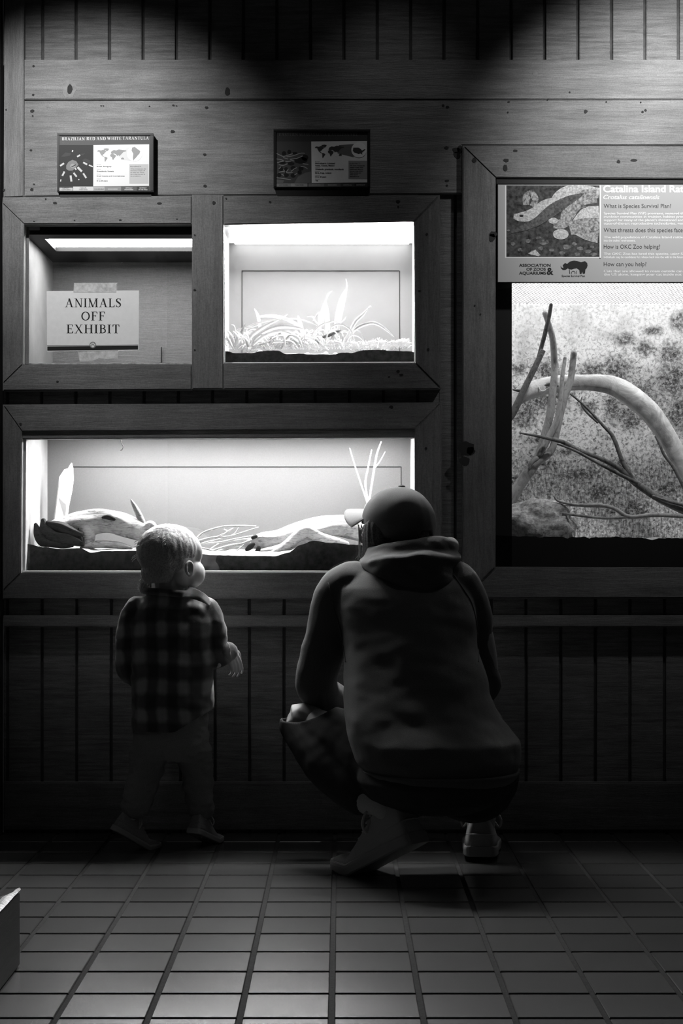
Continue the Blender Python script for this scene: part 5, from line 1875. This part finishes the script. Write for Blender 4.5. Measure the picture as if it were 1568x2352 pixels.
bm = bmesh.new()
loft(bm, [ring_px(1792, 862, 1168, -.61, .17), ring_px(1780, 842, 1184, -.61, .192), ring_px(1745, 815, 1195, -.60, .198), ring_px(1700, 800, 1192, -.59, .185), ring_px(1650, 790, 1150, -.565, .165), ring_px(1590, 787, 1122, -.54, .15), ring_px(1520, 789, 1104, -.505, .138), ring_px(1450, 786, 1096, -.475, .128),
          ring_px(1395, 772, 1088, -.45, .12), ring_px(1350, 770, 1080, -.43, .108), ring_px(1322, 790, 1066, -.41, .096), ring_px(1300, 830, 1040, -.395, .08)], 40, 2.2)
px_tube(bm, [(812, 1345, -.415, .062), (778, 1375, -.41, .064), (755, 1450, -.40, .058), (728, 1540, -.385, .053), (733, 1590, -.34, .052), (770, 1606, -.24, .042)])
px_tube(bm, [(1045, 1345, -.415, .062), (1064, 1375, -.41, .060), (1085, 1450, -.40, .052), (1101, 1530, -.385, .046), (1100, 1585, -.33, .046), (1050, 1600, -.23, .040)])
ell(bm, P(808, 1335, -.41), (.055, .07, .048))
ell(bm, P(1052, 1342, -.41), (.052, .07, .05))
shirt = fuse('hooded_sweatshirt', bm, 0.005, HOOD, person, 8, hood_fold)
# hood lying on the shoulders
bm = bmesh.new()
hc = -0.40
ringsH = []
for py, xa, xb, yy, ry in ((1372, 940, 990, -.50, .02), (1362, 895, 1028, -.475, .055), (1340, 858, 1042, -.45, .085), (1312, 838, 1043, -.43, .105), (1290, 836, 1042, -.42, .112), (1274, 842, 1040, -.41, .108), (1264, 856, 1036, -.40, .098)):
    ringsH.append(ring_px(py, xa, xb, yy, ry))
loft(bm, ringsH, 40, 2.2)
bm2 = bmesh.new()
tubepts = []
for k in range(26):
    a = math.radians(-205 + 230 * k / 25)
    cx, rx = 946, 88
    px = cx + rx * math.cos(a)
    y = -.385 + .085 * math.sin(a)
    py = 1262 - 10 * (px - cx) / rx + 8 * max(0, math.sin(a))
    tubepts.append((px, py, y, .020 + .006 * abs(math.sin(a))))
tube(bm, [P(a, b, y) for a, b, y, r in tubepts], [r for *_, r in tubepts], 14, 2)
tubepts = []
for k in range(26):
    a = math.radians(-215 + 250 * k / 25)
    cx, rx = 942, 96
    px = cx + rx * math.cos(a)
    y = -.41 + .10 * math.sin(a)
    py = 1293 - 6 * (px - cx) / rx
    tubepts.append((px, py, y, .024))
tube(bm, [P(a, b, y) for a, b, y, r in tubepts], [r for *_, r in tubepts], 14, 2)
bm2.free()
o = fuse('hood', bm, 0.0045, HOOD, person, 5, fold(12, 0.006, 9, (1, 1, 2.5)))
# raglan seams and hem ribbing
bm = bmesh.new()
from mathutils.bvhtree import BVHTree


def drape(o, pts, n=14, off=0.001):
    """measured line dropped on the surface of o, seen from the front"""
    vs = [o.matrix_world @ v.co for v in o.data.vertices]
    t = BVHTree.FromPolygons(vs, [tuple(p.vertices) for p in o.data.polygons])
    out = []
    for px, py in crom([tuple(map(float, q)) for q in pts], n):
        c = Vector((0, CAMY, EYE))
        d = (P(px, py, -0.3) - c).normalized()
        h, nn, _, _ = t.ray_cast(c, d)
        if h is not None:
            out.append(h + nn * off)
    return out


for line in ([(754, 1340), (765, 1390), (782, 1450), (794, 1520)], [(1042, 1322), (1062, 1352), (1084, 1390), (1096, 1450), (1098, 1520)]):
    dp = drape(shirt, line)
    if len(dp) > 3:
        bm = bmesh.new()
        tube(bm, dp, [0.0016] * len(dp), 6, 1)
        obj('seam', bm, HOOD, shirt)
bm = bmesh.new()
rb = []
loft(bm, [ring_px(1800, 872, 1160, -.612, .165), ring_px(1795, 858, 1174, -.612, .178), ring_px(1784, 846, 1183, -.611, .194), ring_px(1772, 834, 1190, -.608, .199), ring_px(1764, 826, 1192, -.606, .2)], 60, 2.2)
obj('waistband', bm, HOOD, shirt, True)

# hair, cap
A_HAIR = cloth('adult_hair', 0.10, 300, 0.5, 0.0, 0.5)
bm = bmesh.new()
ell(bm, (0, -0.09, 0.58), (0.375, 0.46, 0.36), HM)
ell(bm, (0, -0.25, 0.28), (0.27, 0.24, 0.24), HM)
for s in (-1, 1):
    ell(bm, (s * 0.36, -0.03, 0.42), (0.085, 0.19, 0.25), HM)


def hair_cut(c):
    v = HM.inverted() @ c
    return v.y > 0.17 + 0.05 * noise.noise(v * 9) or (v.y > 0.06 and v.z > 0.65)


hair = fuse('hair', bm, 0.004, A_HAIR, person, 3, lambda c, n: 0.003 * noise.noise((c.x * 90, c.y * 90, c.z * 12)), hair_cut)
bm = bmesh.new()
for k in range(22):
    x = 1200 + 4 * k
    a = (828 + random.uniform(-6, 14), 1212 + random.uniform(-8, 20))
    b = (830 + random.uniform(-8, 14), 1255 + random.uniform(-8, 8))
    c = (826 + random.uniform(-14, 16), 1288 + random.uniform(-8, 10))
    yy = -0.36 + random.uniform(-.02, .02)
    tube(bm, [P(*a, yy), P(*b, yy), P(*c, yy)], [0.0012, 0.0011, 0.0004], 5, 5)
obj('loose_strands', bm, cloth('adult_hair_strand', 0.30, 300, 0.2), hair)['kind'] = 'stuff'
CAPM = cloth('cap_cotton', 0.13, 800, 0.3)
bm = bmesh.new()
t = bmesh.new()
bmesh.ops.create_uvsphere(t, u_segments=60, v_segments=36, radius=1.0)
for v in t.verts:
    a = math.atan2(v.co.x, v.co.y)
    seam = 1.0 - 0.012 * max(0, 1 - abs(((a / (math.pi / 3)) % 1.0) - 0.0) * 14) - 0.012 * max(0, 1 - abs(((a / (math.pi / 3)) % 1.0) - 1.0) * 14)
    wr = 1 + 0.012 * noise.noise(v.co * 3.5)
    v.co = Vector((v.co.x * 0.415 * seam * wr, v.co.y * 0.505 * seam * wr - 0.07, 0.585 + v.co.z * (0.46 if v.co.z > 0 else 0.36) * wr))


def cap_del(c):
    low = 0.50 + 0.27 * c.y
    if c.z < low:
        return True
    # arched gap above the strap at the back
    return c.y < -0.3 and ((c.x / 0.17) ** 2 + ((c.z - 0.40) / 0.15) ** 2) < 1 and c.z > 0.40


bmesh.ops.delete(t, geom=[f for f in t.faces if cap_del(f.calc_center_median())], context='FACES')
bmesh.ops.recalc_face_normals(t, faces=t.faces)
bmesh.ops.solidify(t, geom=t.faces[:], thickness=0.02)
merge(bm, t, 0, HM)
bmesh.ops.recalc_face_normals(bm, faces=bm.faces)
cap = obj('cap', bm, CAPM, person, True)
bm = bmesh.new()
nb = 18
top, bot = [], []
for j in range(9):
    r = j / 8
    rt, rb_ = [], []
    for i in range(nb + 1):
        a = math.radians(-62 + 124 * i / nb)
        ext = 0.41 * r * math.cos(a * 0.98) ** 0.9
        x = math.sin(a) * 0.40 * (1 + 0.03 * r)
        y = -0.07 + math.cos(a) * 0.49 + ext
        z = 0.70 - 0.02 * r - 0.95 * x * x * (0.75 + 0.6 * r) + 0.02 * (1 - r)
        rt.append(bm.verts.new(HM @ Vector((x, y, z))))
        rb_.append(bm.verts.new(HM @ Vector((x, y, z - 0.022))))
    top.append(rt)
    bot.append(rb_)
for g, fl_ in ((top, 1), (bot, -1)):
    for a, b in zip(g, g[1:]):
        for i in range(nb):
            q = (a[i], a[i + 1], b[i + 1], b[i])
            f = bm.faces.new(q if fl_ > 0 else q[::-1])
            f.smooth = True
for i in range(nb):
    bm.faces.new((top[-1][i], top[-1][i + 1], bot[-1][i + 1], bot[-1][i]))
for j in range(8):
    for i in (0, nb):
        bm.faces.new((top[j][i], top[j + 1][i], bot[j + 1][i], bot[j][i]))
bmesh.ops.recalc_face_normals(bm, faces=bm.faces)
o = obj('brim', bm, cloth('brim_cotton', 0.30, 800, 0.3), cap)
bm = bmesh.new()
ell(bm, (0, -0.07, 1.045), (0.045, 0.045, 0.022), HM, 12)
obj('button', bm, CAPM, cap)
bm = bmesh.new()
tube(bm, [HM @ Vector((0.425 * math.sin(a), -0.07 - 0.515 * math.cos(a), 0.315)) for a in [math.radians(k) for k in range(-34, 35, 4)]], [0.0045] * 18, 8, 2, 0.4, (0, 0, 1))
obj('strap', bm, CAPM, cap)

# socks and shoes
SOCK = cloth('sock_knit', 0.42, 700, 0.4)
bm = bmesh.new()
tube(bm, [P(1090, 1822, -.345), aR + Vector((0, 0, .02)), aR2], [.0385, .038, .034], 20, 5)
obj('sock', bm, SOCK, person)
bm = bmesh.new()
tube(bm, [P(835, 1835, -.59), aL + (P(835, 1835, -.59) - aL) * .25, aL2], [.034, .034, .032], 20, 5)
obj('sock', bm, SOCK, person)
TRAINER = cloth('trainer_leather', 0.36, 500, 0.15, 0, 0.1)
SOLE = plain('trainer_sole', 0.30, 0.6, 0.3)
LACE = cloth('white_lace', 0.5, 900, 0.3)
shoe(person, *FL, TRAINER, SOLE, LACE)
shoe(person, *FR, TRAINER, SOLE, LACE)

# ================================================================== the standing toddler
C_SKIN = sk_mat('child_skin', 0.55)
GL_ = ((P(333, 1945, -.25).x, -.25, 0.0), (0.80, 0.45), 32, 0.145)
GR_ = ((P(484, 1935, -.165).x, -.160, 0.0), (0.42, 0.9), 22, 0.145)
plC, plD = shoe_place(*GL_), shoe_place(*GR_)
cL, cR = plC(Vector((0, .17, .40))), plD(Vector((0, .17, .40)))
cL2, cR2 = plC(Vector((0, .2, .24))), plD(Vector((0, .2, .24)))
cyaw = -43
CM = Matrix.Translation(P(398, 1362, -0.235)) @ Matrix.Rotation(math.radians(cyaw), 4, 'Z') @ Matrix.Rotation(math.radians(2), 4, 'X') @ Matrix.Scale(0.172, 4)
bm = bmesh.new()
head(bm, CM, True)
tube(bm, [CM @ Vector((0, -0.06, 0.25)), P(390, 1372, -.24), P(398, 1400, -.24)], [0.040, 0.038, 0.045], 14, 4)
loft(bm, [ring_px(1385, 340, 450, -.24, .045), ring_px(1420, 315, 475, -.24, .055), ring_px(1500, 318, 475, -.24, .062), ring_px(1600, 322, 468, -.24, .062), ring_px(1680, 335, 450, -.24, .050), ring_px(1715, 345, 445, -.24, .045)])
px_tube(bm, [(318, 1405, -.24, .030), (300, 1470, -.24, .028), (298, 1540, -.22, .025), (325, 1560, -.16, .022), (350, 1550, -.12, .017)])
hand(bm, P(350, 1550, -.12), (0.5, 0.6, 0.1), (0.3, 0.1, -0.8), -1, 0.088, 30)
px_tube(bm, [(470, 1405, -.24, .030), (487, 1460, -.24, .028), (496, 1512, -.245, .025), (514, 1500, -.235, .022), (528, 1496, -.225, .017)])
hand(bm, P(528, 1496, -.225), (0.32, 0.15, -0.75), (-0.5, 0.6, -0.3), 1, 0.085, 18)
tube(bm, [P(352, 1705, -.24), P(335, 1780, -.235), P(315, 1840, -.27), cL, cL2], [.036, .026, .021, .018, .016], 14, 5)
tube(bm, [P(438, 1705, -.24), P(456, 1775, -.20), P(462, 1840, -.20), cR, cR2], [.036, .026, .021, .018, .016], 14, 5)
tube(bm, [cL2, plC(Vector((0, .45, .17))), plC(Vector((0, .8, .12)))], [.014, .011, .007], 10, 3)
tube(bm, [cR2, plD(Vector((0, .45, .17))), plD(Vector((0, .8, .12)))], [.014, .011, .007], 10, 3)
child = fuse('person', bm, 0.0028, C_SKIN, it=4)
tag(child, 'toddler in a plaid overshirt and light trousers standing at the long case', 'person')


def plaid():
    m, nt, b = nmat('plaid_flannel')
    tc = N(nt, 'ShaderNodeTexCoord')
    nz = N(nt, 'ShaderNodeTexNoise')
    nz.inputs['Scale'].default_value = 9
    nt.links.new(tc.outputs['Object'], nz.inputs['Vector'])
    va = N(nt, 'ShaderNodeVectorMath', operation='MULTIPLY_ADD')
    va.inputs[1].default_value = (0.03, 0.03, 0.03)
    nt.links.new(nz.outputs['Color'], va.inputs[0])
    nt.links.new(tc.outputs['Object'], va.inputs[2])
    sep = N(nt, 'ShaderNodeSeparateXYZ')
    nt.links.new(va.outputs[0], sep.inputs[0])
    outs = []
    for ax, per, ph in (('X', 0.056, 0.0), ('Z', 0.072, 0.013)):
        d = N(nt, 'ShaderNodeMath', operation='MULTIPLY_ADD')
        d.inputs[1].default_value = 2 * math.pi / per
        d.inputs[2].default_value = ph * 100
        nt.links.new(sep.outputs[ax], d.inputs[0])
        s = N(nt, 'ShaderNodeMath', operation='SINE')
        nt.links.new(d.outputs[0], s.inputs[0])
        mr = N(nt, 'ShaderNodeMapRange')
        mr.inputs['From Min'].default_value = -0.45
        mr.inputs['From Max'].default_value = 0.65
        mr.inputs['To Max'].default_value = 0.5
        nt.links.new(s.outputs[0], mr.inputs['Value'])
        outs.append(mr.outputs[0])
    ad = N(nt, 'ShaderNodeMath', operation='ADD')
    nt.links.new(outs[0], ad.inputs[0])
    nt.links.new(outs[1], ad.inputs[1])
    f = noise_fac(nt, coords(nt), 800, 2, 0.7)
    c = ramp(nt, ad.outputs[0], [(0.0, 0.05), (0.5, 0.12), (1.0, 0.36)])
    c = mul(nt, c, ramp(nt, f, [(0.3, 0.7), (0.7, 1.0)]))
    nt.links.new(c, b.inputs['Base Color'])
    b.inputs['Roughness'].default_value = 0.95
    b.inputs['Specular IOR Level'].default_value = 0.1
    b.inputs['Sheen Weight'].default_value = 0.35
    bump(nt, f, 0.4, 0.0015, b)
    return m


PL = plaid()
bm = bmesh.new()
loft(bm, [ring_px(1700, 308, 486, -.24, .078), ring_px(1685, 303, 488, -.24, .083), ring_px(1630, 304, 492, -.24, .084), ring_px(1560, 303, 490, -.24, .080), ring_px(1490, 300, 492, -.24, .077), ring_px(1430, 293, 498, -.24, .074), ring_px(1395, 305, 486, -.24, .067), ring_px(1372, 330, 455, -.24, .055), ring_px(1356, 350, 440, -.238, .046)], 36, 2.2)
px_tube(bm, [(318, 1402, -.24, .038), (301, 1440, -.24, .036), (296, 1500, -.235, .035), (303, 1545, -.21, .033), (335, 1562, -.15, .029)])
px_tube(bm, [(470, 1402, -.24, .038), (489, 1440, -.24, .034), (491, 1500, -.24, .034), (503, 1508, -.24, .030), (515, 1500, -.232, .026)])
zh = P(0, 1682, -.24).z


def hem(c):
    px = CX + c.x * F / (c.y - CAMY)
    py = CY - (c.z - EYE) * F / (c.y - CAMY)
    lim = 1683 if px < 400 else 1683 - (px - 400) * 0.62
    return py > lim


shirt2 = fuse('overshirt', bm, 0.0035, PL, child, 6, fold(18, 0.005, 2, (1, 1, 1.3)), hem, 0.003)
bm = bmesh.new()
# collar: a stand around the neck and a flap falling to the right
cp = []
for k in range(24):
    a = math.radians(-230 + 280 * k / 23)
    px = 392 + 58 * math.cos(a)
    y = -.238 + .055 * math.sin(a)
    py = 1360 + 5 * math.cos(a) + 2
    cp.append((px, py, y, .012))
tube(bm, [P(a, b, y) for a, b, y, r in cp], [r for *_, r in cp], 12, 2, 0.8)
fa = [[(432, 1345, -.27), (452, 1352, -.29), (470, 1362, -.285), (482, 1374, -.27), (490, 1391, -.25)], [(425, 1362, -.295), (446, 1366, -.305), (464, 1374, -.30), (478, 1384, -.28), (489, 1394, -.255)],
      [(415, 1371, -.302), (440, 1374, -.31), (460, 1381, -.303), (476, 1389, -.285), (488, 1397, -.26)]]
g = [[bm.verts.new(P(*q)) for q in crom(r, 4)] for r in fa]
for a, b in zip(g, g[1:]):
    for i in range(len(a) - 1):
        f = bm.faces.new((a[i], a[i + 1], b[i + 1], b[i]))
g2 = [[bm.verts.new(v.co + Vector((0, 0.006, -0.003))) for v in r] for r in g]
for a, b in zip(g2, g2[1:]):
    for i in range(len(a) - 1):
        bm.faces.new((a[i], b[i], b[i + 1], a[i + 1]))
n_ = len(g[0]) - 1
for i in range(n_):
    bm.faces.new((g[0][i], g2[0][i], g2[0][i + 1], g[0][i + 1]))
    bm.faces.new((g[2][i], g[2][i + 1], g2[2][i + 1], g2[2][i]))
for j in range(2):
    bm.faces.new((g[j][0], g[j + 1][0], g2[j + 1][0], g2[j][0]))
    bm.faces.new((g[j][n_], g2[j][n_], g2[j + 1][n_], g[j + 1][n_]))
fuse('collar', bm, 0.003, PL, shirt2, 3)
bm = bmesh.new()
tube(bm, [P(510, 1498, -.236), P(517, 1499, -.231), P(523, 1497, -.228)], [.029, .030, .026], 18, 4)
obj('cuff', bm, PL, shirt2, True)
# trousers
PANTS = cloth('light_trousers', 0.22, 600, 0.3)
bm = bmesh.new()
loft(bm, [ring_px(1590, 325, 470, -.24, .066), ring_px(1640, 316, 477, -.24, .072), ring_px(1690, 306, 479, -.24, .075), ring_px(1725, 305, 480, -.24, .07), ring_px(1745, 330, 460, -.24, .05)])
tube(bm, [P(350, 1700, -.24), P(335, 1770, -.238), P(325, 1810, -.255), P(313, 1848, -.275)], [.052, .044, .041, .039], 20, 6)
tube(bm, [P(436, 1700, -.24), P(452, 1765, -.205), P(456, 1810, -.20), P(461, 1850, -.20)], [.050, .042, .039, .037], 20, 6)
fuse('trousers', bm, 0.0038, PANTS, child, 5, fold(22, 0.006, 6, (1, 1, 2)))
# fine short hair with wisps at the nape
C_HAIR = cloth('child_hair', 0.32, 250, 0.6, 0.0, 0.35)
bm = bmesh.new()
ell(bm, (0, -0.075, 0.635), (0.42, 0.525, 0.405), CM, 32)
ell(bm, (0, -0.30, 0.32), (0.28, 0.22, 0.22), CM)


def hair2(c):
    v = CM.inverted() @ c
    w = 0.05 * noise.noise(v * 7)
    if v.z > 0.78:
        return v.y > 0.22 + w
    if v.z > 0.52:
        return v.y > 0.10 + w + (v.z - 0.52) * 0.3
    return v.y > -0.12 + w or v.z < 0.16 + w


_b = C_HAIR.node_tree.nodes['Principled BSDF']
_b.inputs['Specular IOR Level'].default_value = 0.8
_b.inputs['Roughness'].default_value = 0.5
hr = fuse('hair', bm, 0.0035, C_HAIR, child, 3, lambda c, n: 0.0016 * noise.noise((c.x * 130, c.y * 130, c.z * 45)), hair2)
bm = bmesh.new()
rs = random.Random(4)
for k in range(34):
    x = 322 + rs.uniform(0, 18)
    yy = -0.23 + rs.uniform(-.02, .02)
    a0 = rs.uniform(0, 6.28)
    r0 = rs.uniform(3, 8)
    pts = [P(x + rs.uniform(0, 8), 1316 + rs.uniform(-10, 14), yy)] + [P(x + r0 * math.cos(a0 + t), 1346 + rs.uniform(-9, 9) + r0 * math.sin(a0 + t), yy) for t in (0, 1, 2, 3)]
    tube(bm, pts, [.0012, .0012, .0011, .001, .0005], 5, 4)
for k in range(40):
    th = rs.uniform(0.0, math.pi * 2)
    d = Vector((math.cos(th), math.sin(th) * 0.6 - 0.3, rs.uniform(-.6, .9))).normalized()
    b0 = Vector((d.x * 0.415, -0.075 + d.y * 0.52, 0.635 + d.z * 0.40))
    if b0.y > 0.12 or b0.z < 0.25:
        continue
    b1 = b0 + d * 0.03 + Vector((0, -0.06, -0.05)) * rs.uniform(.5, 1.2)
    tube(bm, [CM @ b0, CM @ (b0 * .5 + b1 * .5 + d * 0.012), CM @ b1], [.0007, .0006, .0003], 4, 3)
obj('wisps', bm, cloth('child_hair_wisp', 0.45, 300, 0.2), hr)['kind'] = 'stuff'
CS = cloth('child_shoe_canvas', 0.30, 500, 0.2)
CSO = plain('child_shoe_sole', 0.38, 0.6, 0.3)
shoe(child, *GL_, CS, CSO, LACE)
shoe(child, *GR_, CS, CSO, LACE)
